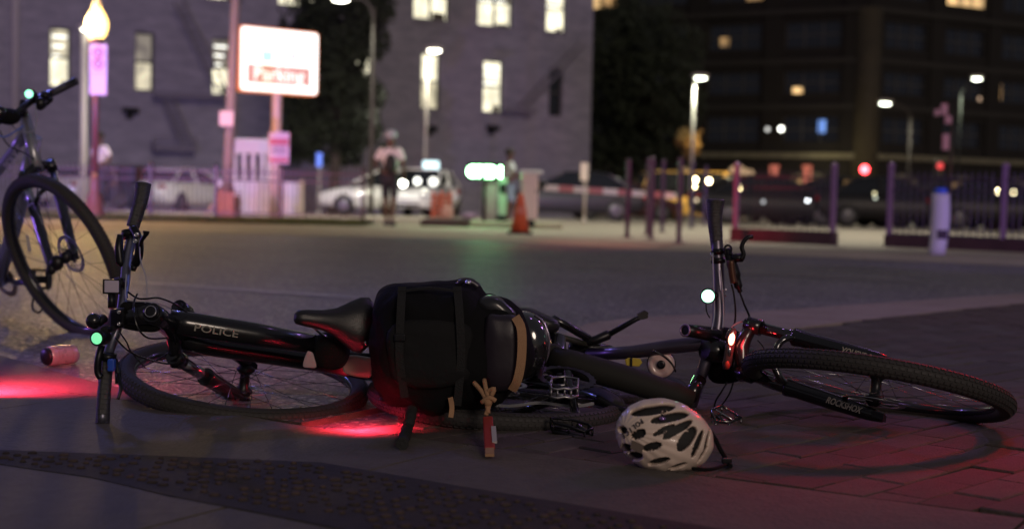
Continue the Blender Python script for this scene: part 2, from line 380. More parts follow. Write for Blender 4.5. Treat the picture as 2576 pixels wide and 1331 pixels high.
for t in cells:
    c, w = t; z = .012+random.uniform(-.0022, .0022); tx, ty = random.uniform(-.012, .012), random.uniform(-.012, .012)
    if id(t) in top300:
        if w is None: me = random.choice(pm)
        else:
            mm = MB().prism([Vector((p[0], p[1], 0)) for p in w], (0, 0, -.03), (0, 0, .003)); o = mm.build('paver', random.choice(BRIK), PAVE, local=True); me = o.data; bpy.data.objects.remove(o)
        o = bpy.data.objects.new('paver', me); COL.objects.link(o); o.parent = PAVE
        o.location = Vector((c.x, c.y, z))-ORG[PAVE.name]; o.rotation_euler = (tx, ty, random.uniform(-.01, .01))
    else:
        L = w or [tuple(ex*a*PL/2+ey*b*PW/2) for a, b in ((-1, -1), (1, -1), (1, 1), (-1, 1))]
        mj.prism([Vector((c.x+p[0], c.y+p[1], z+p[0]*tx+p[1]*ty)) for p in L], (0, 0, -.03), (0, 0, .003))
mj.build('paver_field', BRIK[0], PAVE)['kind'] = 'stuff'
# concrete slabs on the near side
cz = clip(zone, half(False, -.006))
S = 1.25; k = 0
for j in range(-6, 1):
    for i in range(-6, 9):
        o0 = L1a+u*(i*S+.38)+nf*(j*S-S); c0 = [o0, o0+u*(S-.008), o0+u*(S-.008)+nf*(S-.008), o0+nf*(S-.008)]
        q = [(p.x, p.y) for p in c0]
        if area(q) < 0: q.reverse()
        w = clip(cz, q)
        if len(w) > 2 and abs(area(w)) > .01:
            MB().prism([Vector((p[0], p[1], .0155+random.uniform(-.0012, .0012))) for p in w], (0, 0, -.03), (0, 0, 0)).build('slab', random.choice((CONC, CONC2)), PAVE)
cl_ = clip(zone, half(True, -.006))
pl = L1a-u*.12; lq = [pl-nf*5, pl+nf*12, pl+nf*12-u*20, pl-nf*5-u*20]; lq = [(p.x, p.y) for p in lq]; lq = lq if area(lq) > 0 else lq[::-1]
cl_ = clip(cl_, lq)
for j in range(0, 4):
    for i in range(-9, 1):
        o0 = L1a-u*.12+u*(i*S)+nf*(j*S); c0 = [o0, o0+u*(S-.008), o0+u*(S-.008)+nf*(S-.008), o0+nf*(S-.008)]
        q = [(p.x, p.y) for p in c0]
        if area(q) < 0: q.reverse()
        w = clip(cl_, q)
        if len(w) > 2 and abs(area(w)) > .01:
            MB().prism([Vector((p[0], p[1], .0152+random.uniform(-.0012, .0012))) for p in w], (0, 0, -.03), (0, 0, 0)).build('slab', random.choice((CONC, CONC2)), PAVE)
# tactile strip with truncated domes
tz = [(-1.6, 3.16), (-1.11, 3.09), (-.72, 3.06), (-.40, 3.03), (-.10, 2.82), (.10, 2.69), (.45, 2.45), (.2, 2.1), (-.44, 2.54), (-.64, 2.67), (-.83, 2.82), (-1.05, 2.93), (-1.6, 3.02)]
ts = sheet('tactile_strip', [(p[0], p[1]) for p in tz], .0180, TACT, thick=.02, kind='structure')
m = MB(); d1 = Vector((.82, -.57)); d2 = Vector((.57, .82)); Z = Vector((0, 0, 1))
for i in range(-60, 60):
    for j in range(-60, 60):
        c = Vector((-.6, 2.8))+d1*i*.036+d2*j*.036
        if inside((c.x, c.y), tz) and inside((c.x+.02, c.y+.02), tz) and inside((c.x-.02, c.y-.02), tz):
            if random.random() < .22: continue
            h = random.uniform(.5, 1.1); m.lathe((c.x+random.uniform(-.004, .004), c.y+random.uniform(-.004, .004), .0180), [(.0125*h, 0), (.010*h, .004), (.006*h, .0052)], n=8)
o = m.build('tactile_dome', mat('worn_dome', (.02, .017, .016), .9, col2=(.095, .062, .052), scale=14), ts); o['kind'] = 'stuff'
# small grit and litter specks on the road edge
m = MB()
for i in range(700):
    x = random.uniform(-2.6, .2); y = random.uniform(3.6, 7)
    if inside((x, y), zone): continue
    r = random.uniform(.0015, .0045); m.ball((x, y, r*.5), r, r*.8, r*.6, 5, 3)
setp(m.build('grit', mat('grit_stone', (.2, .17, .14), .5, var=.4, scale=30)), 'loose grit scattered on the asphalt beside the slabs', 'grit', kind='stuff')
# ================================================================== BUILDINGS
def emat(name, col, st, noise=0, scale=3):
    if name in MATS: return MATS[name]
    m = bpy.data.materials.new(name); m.use_nodes = True; nt = m.node_tree; b = nt.nodes['Principled BSDF']
    b.inputs['Base Color'].default_value = (.3, .3, .28, 1); b.inputs['Roughness'].default_value = .4
    b.inputs['Emission Color'].default_value = (*col, 1); b.inputs['Emission Strength'].default_value = st
    if noise:
        tc = nt.nodes.new('ShaderNodeTexCoord'); n = nt.nodes.new('ShaderNodeTexNoise'); n.inputs['Scale'].default_value = scale
        nt.links.new(tc.outputs['Object'], n.inputs['Vector'])
        mr = nt.nodes.new('ShaderNodeMapRange'); mr.inputs[1].default_value = .35; mr.inputs[2].default_value = .65; mr.inputs[3].default_value = st*(1-noise); mr.inputs[4].default_value = st*(1+noise)
        nt.links.new(n.outputs['Fac'], mr.inputs[0]); nt.links.new(mr.outputs[0], b.inputs['Emission Strength'])
    MATS[name] = m; return m
Z3 = Vector((0, 0, 1))
class Wall:                                      # a vertical plane; s runs along D, front faces N
    def __init__(w, O, D): w.O = Vector(O); w.D = Vector(D).normalized(); w.N = Vector((w.D.y, -w.D.x, 0)); w.N = w.N if w.N.y < 0 else -w.N
    def hit(w, px, py):
        r = ray(px, py); t = (w.O-CP).dot(w.N)/r.dot(w.N); p = CP+r*t; return ((p-w.O).dot(w.D), p.z)
    def at(w, s, z, out=0): return Vector((w.O.x, w.O.y, 0))+w.D*s+w.N*out+Vector((0, 0, z))
    def rect(w, mb, s0, s1, z0, z1, out): return mb.add([w.at(s0, z0, out), w.at(s1, z0, out), w.at(s1, z1, out), w.at(s0, z1, out)], [(0, 1, 2, 3)])
    def block(w, mb, s0, s1, z0, z1, o0, o1):
        c = w.at((s0+s1)/2, (z0+z1)/2, (o0+o1)/2); return mb.box(c, abs(s1-s0), abs(o1-o0), abs(z1-z0), (w.D, w.N, Z3))
    def holes(w, mb, s0, s1, z0, z1, rects, depth=.22):
        S = sorted({s0, s1, *[r[0] for r in rects], *[r[1] for r in rects]}); Zs = sorted({z0, z1, *[r[2] for r in rects], *[r[3] for r in rects]})
        S = [v for v in S if s0 <= v <= s1]; Zs = [v for v in Zs if z0 <= v <= z1]
        for i in range(len(S)-1):
            for j in range(len(Zs)-1):
                cs, cz_ = (S[i]+S[i+1])/2, (Zs[j]+Zs[j+1])/2
                if any(r[0] < cs < r[1] and r[2] < cz_ < r[3] for r in rects): continue
                w.rect(mb, S[i], S[i+1], Zs[j], Zs[j+1], 0)
        for a, b, c, d in rects:
            for p, q in (((a, c), (b, c)), ((b, c), (b, d)), ((b, d), (a, d)), ((a, d), (a, c))):
                mb.add([w.at(*p, 0), w.at(*q, 0), w.at(*q, -depth), w.at(*p, -depth)], [(0, 1, 2, 3)])

# ---------- pale painted building with lit sash windows
WPAINT = mat('violet_lit_brick', (.17, .16, .215), .85, col2=(.28, .262, .34), scale=1.2, bump=.2, bscale=14, stretch=(1, 1, 3))  # violet light put into the grey wall paint colour
cor = B(1480, 66); wA = Wall(cor, (-.82, -.57, 0))
bA = thing('painted_building', 'big pale grey painted building, violet light in its colour, with two rows of lit sash windows', 'building', (cor.x, cor.y, gz(66)))
FRM = mat('window_frame_dark', (.05, .05, .05), .5)
EM = {'hi': emat('lit_room_bright', (1, .93, .66), 1.25, .35, 1.5), 'mid': emat('lit_room', (1, .9, .6), .55, .5, 2.2), 'lo': emat('lit_room_dim', (.8, .72, .5), .16, .6, 2.5),
      'off': mat('dark_glass', (.01, .012, .016), .08, spec=.8)}
wins = [(125, 68, 178, 222, 'mid', 'hi'), (340, 80, 388, 232, 'lo', 'mid'), (535, 95, 580, 243, 'lo', 'hi'), (735, 108, 780, 254, 'off', 'lo'), (888, 122, 935, 265, 'hi', 'mid'),
        (1062, 132, 1106, 278, 'hi', 'mid'), (1218, 150, 1265, 287, 'hi', 'hi'), (1383, 172, 1414, 295, 'off', 'off'),
        (518, -150, 612, 8, 'lo', 'hi'), (702, -120, 795, 23, 'lo', 'hi'), (875, -95, 965, 42, 'lo', 'lo'), (1043, -80, 1130, 57, 'lo', 'hi'), (1205, -62, 1290, 74, 'lo', 'hi'), (1377, -42, 1424, 86, 'hi', 'hi'),
        (300, -190, 400, -12, 'lo', 'mid'), (-80, 45, -20, 205, 'off', 'lo')]
rects = []
for x0, y0, x1, y1, a, b in wins:
    s0, z1 = wA.hit(x0, y0); s1, z0 = wA.hit(x1, y1); s0, s1 = min(s0, s1), max(s0, s1); rects.append((s0, s1, z0, z1))
m = MB(); wA.holes(m, 0, 44, gz(66), 22, rects)
m.add([wA.at(0, gz(66)), wA.at(0, 22), wA.at(0, 22, -14), wA.at(0, gz(66), -14)], [(0, 1, 2, 3)])
m.build('wall', WPAINT, bA)
for (s0, s1, z0, z1), (x0, y0, x1, y1, a, b) in zip(rects, wins):
    f = MB(); t = .07; zm = (z0+z1)/2; big = (s1-s0) > 1.3
    for q in ((s0, s0+t, z0, z1), (s1-t, s1, z0, z1), (s0+t, s1-t, z1-t, z1), (s0+t, s1-t, z0, z0+t), (s0+t, s1-t, zm-.04, zm+.04)): wA.block(f, *q, -.20, -.12)
    if big: wA.block(f, (s0+s1)/2-.05, (s0+s1)/2+.05, z0+t, z1-t, -.195, -.115)
    win = f.build('window', FRM, bA)
    for lv, q0, q1 in ((a, zm, z1), (b, z0, zm)):
        g = MB(); wA.rect(g, s0, s1, q0, q1, -.19); g.build('pane', EM[lv], win)
    g = MB(); wA.block(g, s0-.08, s1+.08, z0-.14, z0-.003, -.03, .07); g.build('sill', WPAINT, win)
    if b == 'hi':                                # ceiling tubes and desk shapes glimpsed inside
        g = MB()
        for k in range(3): wA.block(g, s0+.1+.12*k, s1-.15, z1-.35-.35*k, z1-.28-.35*k, -.185, -.18)
        g.build('ceiling_tube', emat('tube_light', (1, 1, .9), 2.2), win)
        g = MB(); wA.block(g, s0+.12, s0+(s1-s0)*.42, z0+t, z0+t+.3*random.random()+.1, -.188, -.18); g.build('window_clutter', mat('clutter', (.1, .09, .07), .8), win)
# fire escape: stair flights, landings, rails
SH = mat('fire_escape_iron', (.15, .135, .19), .8)
fe = thing('fire_escape', 'dark iron fire escape zigzagging down the pale building behind the parking sign', 'fire escape', tuple(wA.at(*wA.hit(440, 370))))
def seg(mb, x0, y0, x1, y1, w, out=.5):
    a, b = wA.hit(x0, y0), wA.hit(x1, y1); mb.bar(wA.at(*a, out), wA.at(*b, out), w)
for nm, L, w_ in (('stair_flight', [(425, 10, 535, 232), (445, 0, 560, 235)], .06), ('stair_flight', [(395, 245, 445, 368), (420, 245, 475, 368)], .06), ('landing', [(375, 372, 480, 376)], .22), ('landing', [(375, 240, 560, 246)], .2), ('guard_rail', [(372, 345, 372, 372), (480, 345, 480, 374), (372, 345, 480, 348)], .05)):
    mb = MB()
    for q in L: seg(mb, *q, w_)
    if nm == 'stair_flight':
        q, r_ = L
        for k in range(1, 12):
            t = k/12; seg(mb, q[0]+(q[2]-q[0])*t, q[1]+(q[3]-q[1])*t, r_[0]+(r_[2]-r_[0])*t, r_[1]+(r_[3]-r_[1])*t, .05)
    mb.build(nm, SH, fe)
fe = thing('fire_escape', 'dark iron stair flight beside the unlit window near the corner of the pale building', 'fire escape', tuple(wA.at(*wA.hit(1370, 290))))
mb = MB()
for q in ((1440, 110, 1290, 268), (1455, 118, 1305, 276)): seg(mb, *q, .09)
mb.build('stair_flight', SH, fe); mb = MB(); seg(mb, 1255, 275, 1330, 282, .2); mb.build('landing', SH, fe)
for px, py, lb in ((325, 280, 'small dark wall light left of the fire escape on the pale building'), (1078, 325, 'small dark wall light beside the tall lot lamp on the pale building'), (1235, 323, 'small dark wall light below the lit window nearest the building corner')):
    s, z = wA.hit(px, py); f = thing('wall_light', lb, 'wall light', tuple(wA.at(s, z, 0)))
    mb = MB(); wA.block(mb, s-.28, s+.28, z-.1, z+.12, .0, .3); mb.build('hood', BLKM, f, bevel=.03); mb = MB(); wA.block(mb, s-.1, s+.1, z-.3, z-.1, .0, .1); mb.build('bracket', BLKM, f)
s, z = wA.hit(35, 200); mb = MB(); mb.tube([wA.at(s, gz(50), .12), wA.at(s, 20, .12)], .12)
setp(mb.build('downpipe', mat('pale_pipe', (.42, .38, .42), .6)), 'pale vertical downpipe at the left end of the painted building', 'pipe')

# ---------- dark brick building with arches, turned corner towards the street
DB = mat('dark_brick', (.005, .004, .004), .95, col2=(.009, .007, .006), scale=2, bump=.3, bscale=20)
LED = mat('ledge_stone', (.018, .016, .014), .8, var=.3, scale=3)
LED2 = mat('ledge_stone_pale', (.14, .13, .09), .8, var=.3, scale=3)
DG = mat('night_glass', (.008, .010, .018), .12, spec=.9)
Yc = 105; cc = P(2165, 540, Yc); cc.z = gz(Yc)
bB = thing('brick_building', 'dark brick corner building with stone ledges and round ground floor arches', 'building', tuple(cc))
wl = Wall(cc, (-.87, .5, 0)); wr = Wall(cc, (.87, .5, 0))
zl = [P(2165, py, Yc).z for py in (390, 265, 148, 20)]            # ledges
zl.append(zl[-1]+4.4); zl.append(zl[-1]+4.4)
lit = {('l', 1, 1, 1): 'w', ('l', 0, 0, 1): 'b'}
WARM = emat('warm_room', (1, .62, .25), .9, .5, 1); WARM2 = emat('amber_room', (1, .55, .18), .35, .5, 1); BLU = emat('blue_screen', (.12, .35, 1), .9)
for wall, tag_, L, nb in ((wl, 'l', 40, 6), (wr, 'r', 44, 7)):
    bay = 6.2
    for k, (za, zb) in enumerate([(gz(Yc), zl[0])]+[(zl[i], zl[i+1]) for i in range(5)]):
        rc = []
        for b in range(nb):
            s0 = 1.9+b*bay
            if k == 0: rc.append((s0, s0+4.3, gz(Yc), zb-1.0-0))
            else: rc.append((s0, s0+4.3, za+.95, zb-.85))
        mb = MB()
        if k == 0:                                 # arches: spandrels between openings, voussoirs as separate pieces
            n = 12
            for b in range(nb):
                s0 = 1.9+b*bay; c = s0+2.15; r_ = 2.15; zc = gz(Yc)+1.3; 
                for i in range(n):
                    a0, a1 = math.pi*i/n, math.pi*(i+1)/n
                    x0, x1 = c+r_*math.cos(a0), c+r_*math.cos(a1); y0, y1 = zc+r_*math.sin(a0), zc+r_*math.sin(a1)
                    mb.add([wall.at(x1, y1), wall.at(x0, y0), wall.at(x0, zb), wall.at(x1, zb)], [(0, 1, 2, 3)])
                    mb.add([wall.at(x1, y1), wall.at(x0, y0), wall.at(x0, y0, -.6), wall.at(x1, y1, -.6)], [(0, 1, 2, 3)])
                wall.rect(mb, s0-1.9, s0, gz(Yc), zb, 0)
                ar = MB()
                for i in range(n):
                    a0, a1 = math.pi*(i+.04)/n, math.pi*(i+.96)/n
                    q = [(c+rr*math.cos(a), zc+rr*math.sin(a)) for rr, a in ((r_, a0), (r_+.38, a0), (r_+.38, a1), (r_, a1))]
                    ar.prism([wall.at(x, y, 0) for x, y in q], wall.N*.0, wall.N*.12)
                ar.build('arch_ring', LED2, bB)
                g = MB(); wall.rect(g, s0, s0+4.3, gz(Yc), zc+r_, -.6)
                g.build('shopfront', [WARM2, DG, WARM2, DG, DG, DG, DG][b] if tag_ == 'l' else [DG, DG, DG, WARM2, WARM2, DG, WARM2][b], bB)
                for j, sx in enumerate((.15, .55, .85)):
                    g = MB(); wall.block(g, s0+4.3*sx-.06, s0+4.3*sx+.06, gz(Yc), zc+1.2, -.55, -.45); g.build('shopfront_mullion', DB, bB)
        else:
            wall.holes(mb, 0, nb*bay, za, zb, rc, .3)
            for b, (a, c, d, e) in enumerate(rc):
                fm = MB(); w3 = (c-a)/3
                for i in range(4): wall.block(fm, a+i*w3-.06, a+i*w3+.06, d, e, -.28, -.2)
                wall.block(fm, a+.06, c-.06, (d+e)/2-.05, (d+e)/2+.05, -.275, -.205)
                win = fm.build('window', FRM, bB)
                for i in range(3):
                    for j in range(2):
                        g = MB(); wall.rect(g, a+i*w3, a+(i+1)*w3, d+(e-d)/2*j, d+(e-d)/2*(j+1), -.27)
                        if k == 4 or k == 5: mt = WARM if random.random() < .10 else (WARM2 if random.random() < .14 else DG)
                        else: mt = DG
                        g.build('pane', mt, win)
        mb.build('storey_wall', DB, bB)
        if k < 6:
            lm = MB(); wall.block(lm, -.1, nb*bay, zb-.28, zb+.12, .002, .32 if k in (0, 3) else .2); lm.build('ledge', LED2 if k == 0 else LED, bB)
        for b in range(nb):
            pm_ = MB(); s0 = b*bay
            if k: wall.block(pm_, s0+.25, s0+1.65, za+.13, zb-.29, .003, .16); pm_.build('pier', DB, bB)
m = MB(); m.add([wl.at(0, zl[-1]), wl.at(37, zl[-1]), wr.at(0, zl[-1])+Vector((0, 40, 0)), wr.at(43, zl[-1])], [(0, 1, 2, 3)]); m.build('roof', DB, bB)
m = MB(); m.cyl(wl.at(0, gz(Yc), -.45), wl.at(0, zl[3], -.45), .95, 24); m.build('corner_pier', mat('corner_stone', (.035, .028, .016), .8, var=.3, scale=1), bB)
lamp('POINT', P(2205, 425, 99), 220, (1, .85, .42), .4)  # added lamp without fixture, brightens the brick building corner
lamp('POINT', P(2050, 410, 104), 130, (1, .85, .5), .4)  # second added lamp without fixture, brightens the left brick face
def pane_at(wall, px, py, w, h, mt, nm):
    s, z = wall.hit(px, py); g = MB(); wall.block(g, s-w/2, s+w/2, z-h/2, z+h/2, -.265, -.2); g.build(nm, mt, bB)
pane_at(wl, 2005, 237, .8, 1.0, WARM, 'lit_pane'); pane_at(wl, 2065, 318, .55, .95, BLU, 'lit_pane'); pane_at(wl, 1820, 106, .7, .7, WARM2, 'lit_pane')
pane_at(wr, 2476, 268, .8, 1.4, emat('peach_room', (1, .66, .42), .7), 'lit_pane'); pane_at(wr, 2520, 282, .8, .7, emat('peach_room', (1, .66, .42), .7), 'lit_pane')
pane_at(wr, 2484, 228, .5, 1.2, WARM2, 'lit_pane'); pane_at(wr, 2520, 232, .4, 1.2, WARM2, 'lit_pane'); pane_at(wr, 2440, 22, 2.2, .8, WARM, 'lit_pane')

# ================================================================== TREES
BARK = mat('bark', (.05, .04, .03), .9, bump=.6, bscale=40)
def tree(name, label, px, y, ptop, half_w, pbot, n, leafmat, blobs, ls=.16, trunk=.22):
    base = B(px, y); t = thing(name, label, 'tree', tuple(base)); top = P(px, ptop, y)
    H = top.z-base.z; z0 = P(px, pbot, y).z
    m = MB(); m.tube(spline([base, base+Vector((.1, 0, H*.3)), base+Vector((-.1, .2, H*.6)), base+Vector((.15, 0, H*.85))], 4), [trunk*(1-.75*i/12) for i in range(13)], 9); m.build('trunk', BARK, t)
    cs = []
    for bx, by, r in blobs: c = P(bx, by, y+random.uniform(-1.2, 1.2)); cs.append((c, r))
    m = MB()
    for c, r in cs: m.tube([base+Vector((0, 0, H*random.uniform(.3, .6))), (base+Vector((0, 0, H*.7))+c)/2, c], [trunk*.35, trunk*.2, trunk*.06], 6)
    m.build('limb', BARK, t)
    m = MB(); tot = sum(r**2 for _, r in cs)
    for c, r in cs:
        k = int(n*r*r/tot)
        for _ in range(k):
            d = Vector((random.gauss(0, 1), random.gauss(0, 1), random.gauss(0, .85))).normalized()*r*(random.random()**.38)
            if noise.noise((c+d)*1.1) < -.18: continue
            p = c+d; a = Vector((random.uniform(-1, 1), random.uniform(-1, 1), random.uniform(-1, 1))).normalized(); b = a.orthogonal().normalized(); s = ls*random.uniform(.6, 1.3)
            m.add([p-a*s, p-b*s*.45, p+a*s, p+b*s*.45], [(0, 1, 2, 3)])
    m.build('crown', leafmat, t); return t
LEAF = mat('leaf_dark', (.018, .026, .012), .7, var=.5, scale=2)
LEAF2 = mat('leaf_amber_lit', (.18, .11, .035), .7, var=.4, scale=2)  # amber lamplight put into the leaf colour
tree('leafy_tree', 'tall dark bushy tree right of the glowing parking sign', 835, 49, -30, 0, 430, 21000, LEAF,
     [(790, 60, 1.3), (850, 30, 1.6), (900, 100, 1.1), (800, 170, 1.3), (870, 200, 1.1), (785, 260, 1.2), (845, 290, 1.2), (905, 320, .8), (765, 335, .9), (820, 360, .9), (880, 375, .7), (740, 120, .6), (930, 240, .6), (930, 20, .9), (960, 385, .4), (742, 385, .5)], .13)
tree('leafy_tree', 'dark broad tree between the pale building and the brick building', 1610, 80, 40, 0, 430, 16000, LEAF,
     [(1540, 120, 2.2), (1600, 90, 2.6), (1680, 130, 2.3), (1550, 220, 2.4), (1640, 240, 2.8), (1700, 260, 1.8), (1560, 330, 2.5), (1640, 350, 2.6), (1700, 370, 1.6), (1530, 400, 1.8), (1600, 60, 1.4)], .2, .3)
tree('small_tree', 'small amber-lit street tree at the foot of the tall lot lamp', 1738, 60, 330, 0, 400, 900, LEAF2, [(1728, 345, .42), (1745, 335, .35), (1735, 375, .42), (1712, 355, .25), (1746, 365, .3)], .1, .06)

# ================================================================== STREET LAMPS, POSTS, SIGNS
def pole(name, label, cat, px, y, py_top, r, material, r2=None, group=None):
    b = B(px, y); t = thing(name, label, cat, tuple(b), group); top = P(px, py_top, y); MB().tube([b, Vector((b.x, b.y, top.z))], [r, r2 or r], 14).build('post', material, t)
    MB().lathe((b.x, b.y, b.z), [(r*2.0, 0), (r*2.0, .03), (r*1.5, .06), (r*1.05, .12)], n=16).build('base_plate', material, t); return t, Vector((b.x, b.y, top.z))
LMET = mat('lamp_pole_pale', (.45, .42, .36), .5)
def cobra(label, px, y, pole_px, py_top, head_px, head_py, strength, col, real=0, rr=.24, group=None, pm=None):
    pm = pm or LMET; t, top = pole('lot_lamp', label, 'street lamp', pole_px, y, py_top, .075, pm, .045, group)
    h = P(head_px, head_py, y); 
    pts = spline([top-Vector((0, 0, .3)), top+(h-top)*.25+Vector((0, 0, .12)), h+Vector((0, 0, .08))], 6)
    MB().tube(pts, .045, 8).build('arm', pm, t)
    d = (h-top); d.z = 0; d.normalize(); sd_ = d.cross(Z3)
    MB().ball(h+Vector((0, 0, .07)), .36, .18, .10, ax=(d, sd_, Z3)).build('lamp_head', LMET, t)
    MB().ball(h-Vector((0, 0, .02)), rr, .13, .07, ax=(d, sd_, Z3)).build('lens', emat('lens_%d' % int(strength*10), col, strength), t)
    if real: lamp('SPOT', h-Vector((0, 0, .25)), real, col, .12, h-Vector((0, 0, 4)), 150, .6)
    return t
WC = (1, .97, .78); DPM = mat('pole_brown', (.035, .028, .022), .7)
cobra('lot lamp with a glowing oval head in front of the pale building', 1068, 50, 1067, 130, 1092, 127, 14, WC, 500)
cobra('tall lot lamp standing left of the brick building, over the small amber tree', 1738, 56, 1737, 200, 1762, 196, 12, (.95, 1, .8), 500)
cobra('curved arm lamp right of the brick building corner', 2280, 62, 2283, 285, 2227, 260, 12, WC, 500, pm=DPM)
cobra('lamp with the highest glowing head at far right', 2405, 70, 2405, 230, 2457, 198, 12, (.9, 1, .72), 500, pm=mat('pole_black', (.01, .01, .01), .6))
cobra('lamp on the tall dark pole rising out of the bushy tree', 932, 40, 932, 20, 857, -2, 14, WC, 250, pm=DPM)
# ornate globe lamp
GL = mat('iron_lamp_red_lit', (.14, .06, .06), .4)  # red beacon light put into the dark iron colour
b = B(238, 23.5); t = thing('globe_street_lamp', 'old style street lamp with glowing yellow acorn globe and no parking signs on its post', 'street lamp', tuple(b))
zt = P(243, 100, 23.5).z; xt = P(243, 100, 23.5).x
MB().lathe(b, [(.19, 0), (.19, .10), (.14, .14), (.13, .34), (.085, .42), (.075, .6), (.055, .75)], n=18).build('base', GL, t)
MB().tube([b+Vector((0, 0, .74)), Vector((xt, 23.5, zt-.06))], [.055, .045], 14).build('post', GL, t)
MB().lathe((xt, 23.5, zt-.08), [(.05, 0), (.11, .03), (.13, .09), (.1, .1)], n=16).build('globe_collar', GL, t)
MB().lathe((xt, 23.5, zt), [(.09, 0), (.15, .10), (.178, .21), (.17, .31), (.12, .42), (.06, .52)], n=22).build('globe', emat('globe_glow', (1, .64, .17), 5), t)
MB().lathe((xt, 23.5, zt+.52), [(.07, 0), (.075, .03), (.04, .08), (.045, .12), (.012, .2)], n=12).build('finial', emat('finial_glow', (1, .55, .12), 1.6), t)
lamp('POINT', (xt-.40, 23.45, zt+.30), 480, (1, .62, .22), .2)
sg = thing('no_parking_sign', 'tall white no parking panel with two faint red circles, on the globe lamp post', 'sign', tuple(P(247, 240, 23.35)))
a, c = P(226, 112, 23.35), P(268, 240, 23.35); w_, h_ = c.x-a.x, a.z-c.z; cx, cz0 = (a.x+c.x)/2, (a.z+c.z)/2
MB().box((cx, 23.35, cz0), w_, .012, h_).build('sign_panel', mat('sign_white_enamel', (.62, .55, .66), .45), sg, bevel=.002)
RP = mat('sign_red_print', (.45, .05, .08), .5); BP = mat('sign_black_print', (.05, .04, .06), .5)
for k, zz in enumerate((.36, .12)):
    z_ = cz0+zz*h_*.95; rr = .075
    MB().tube([(cx+rr*math.cos(q*math.pi/12), 23.338, z_+rr*math.sin(q*math.pi/12)) for q in range(24)], .014, 6, closed=True).build('prohibition_ring', RP, sg)
    MB().bar((cx-rr*.7, 23.338, z_+rr*.7), (cx+rr*.7, 23.338, z_-rr*.7), .012).build('prohibition_bar', RP, sg)
    text_obj('letter', 'P', .11, BP, sg, (cx, 23.341, z_), (1, 0, 0), (0, 0, 1))
MB().box((cx, 23.341, cz0-.06*h_), w_*.9, .003, .006).build('divider', BP, sg)
# thin pale lamp behind it
t, top = pole('lot_lamp', 'thin pale lamp pole directly behind the globe street lamp', 'street lamp', 208, 34, 70, .085, LMET, .07)
MB().ball(top+Vector((.12, 0, .02)), .3, .15, .08).build('lamp_head', LMET, t)
MB().ball(top+Vector((.14, 0, -.05)), .22, .12, .05).build('lens', emat('lens_160', WC, 12), t)
# utility pole in a red-lit planter box
UP = mat('utility_wood', (.26, .2, .18), .8, bump=.5, bscale=30, var=.25)
b = B(569, 27); t = thing('utility_pole', 'tall thick utility pole left of the parking sign', 'utility pole', tuple(b)); tp = P(591, -60, 27)
MB().tube([b, Vector((tp.x, 27.2, tp.z))], [.105, .085], 14).build('post', UP, t); MB().lathe(b+Vector((0, 0, .45)), [(.12, 0), (.16, .05), (.15, .12), (.11, .14)]).build('collar', GL, t)
a, c = P(553, 280, 26.85), P(588, 318, 26.85)
sg = MB().box(((a.x+c.x)/2, 26.83, (a.z+c.z)/2), c.x-a.x, .03, a.z-c.z).build('small_sign', mat('pink_plate', (.62, .45, .42), .5), bevel=.004); setp(sg, 'small blank pale plate fixed to the thick utility pole', 'sign')
a, c = P(545, 487, 26.2), P(590, 550, 26.2); b0 = B(567, 26.2)
pb = thing('planter_box', 'orange-red lit ribbed box around the foot of the utility pole', 'planter', tuple(b0))
OB = mat('planter_red_lit', (.42, .17, .11), .7, var=.2, scale=8)  # orange-red light put into the box colour
n = 9
for k in range(n):
    x = a.x+(c.x-a.x)*(k+.5)/n; MB().box((x, 26.15, (a.z+b0.z)/2), (c.x-a.x)/n-.006, .03, a.z-b0.z).build('slat', OB, pb)
MB().box((b0.x, 26.5, (a.z+b0.z)/2-.02), c.x-a.x, .6, a.z-b0.z-.04).build('box', OB, pb); MB().box((b0.x, 26.48, a.z+.012), c.x-a.x+.04, .74, .03).build('rim', OB, pb)
# parking sign
ps = thing('parking_sign', 'big glowing white box sign reading Parking on a pink-lit post', 'sign', tuple(B(693, 28.8)))
A_, B_, C_, D_ = P(604, 63, 28.2), P(802, 84, 29.3), P(800, 242, 29.3), P(601, 230, 28.2)
xd = (B_-A_); xd.z = 0; Wd = xd.length; xd.normalize(); nd = Vector((xd.y, -xd.x, 0)); Hh = A_.z-D_.z; ctr = (A_+B_+C_+D_)/4
FR = 14
def rrect(w, h, r, o): 
    L = []
    for cx_, cy_, a0 in ((w/2-r, h/2-r, 0), (-w/2+r, h/2-r, 90), (-w/2+r, -h/2+r, 180), (w/2-r, -h/2+r, 270)):
        for q in range(0, 91, 18): L.append(ctr+xd*(cx_+r*math.cos(R(a0+q)))+Z3*(cy_+r*math.sin(R(a0+q)))+nd*o)
    return L
Hh = (A_.z-D_.z+B_.z-C_.z)/2
m = MB(); m.loft([rrect(Wd, Hh, .08, 0), rrect(Wd, Hh, .08, -.30)], smooth=False); m.build('sign_case', mat('sign_case_red_lit', (.75, .22, .06), .5, emit=.35, ecol=(1, .25, .05)), ps)  # red light on the case side put in as orange colour and glow
m = MB(); m.loft([rrect(Wd-.05, Hh-.05, .07, -.01), rrect(Wd-.05, Hh-.05, .07, .012)], smooth=False); m.build('sign_face', emat('sign_white_light', (1, .97, .90), 1.9), ps)
f = lambda sx, sz, o: ctr+xd*sx*Wd+Z3*sz*Hh+nd*o
RB = emat('sign_red_light', (.92, .33, .20), .62)
MB().box(f(-.01, -.22, .016), Wd*.80, .006, Hh*.29, (xd, nd, Z3)).build('red_band', RB, ps)
text_obj('lettering', 'Parking', Hh*.30, emat('sign_white_letters', (1, .95, .86), 1.5), ps, f(-.01, -.22, .021), xd, Z3, bold=.008)
MB().box(f(-.16, .06, .016), Wd*.14, .006, Hh*.17, (xd, nd, Z3)).build('teal_block', emat('sign_teal', (.45, .85, .80), 1.1), ps)
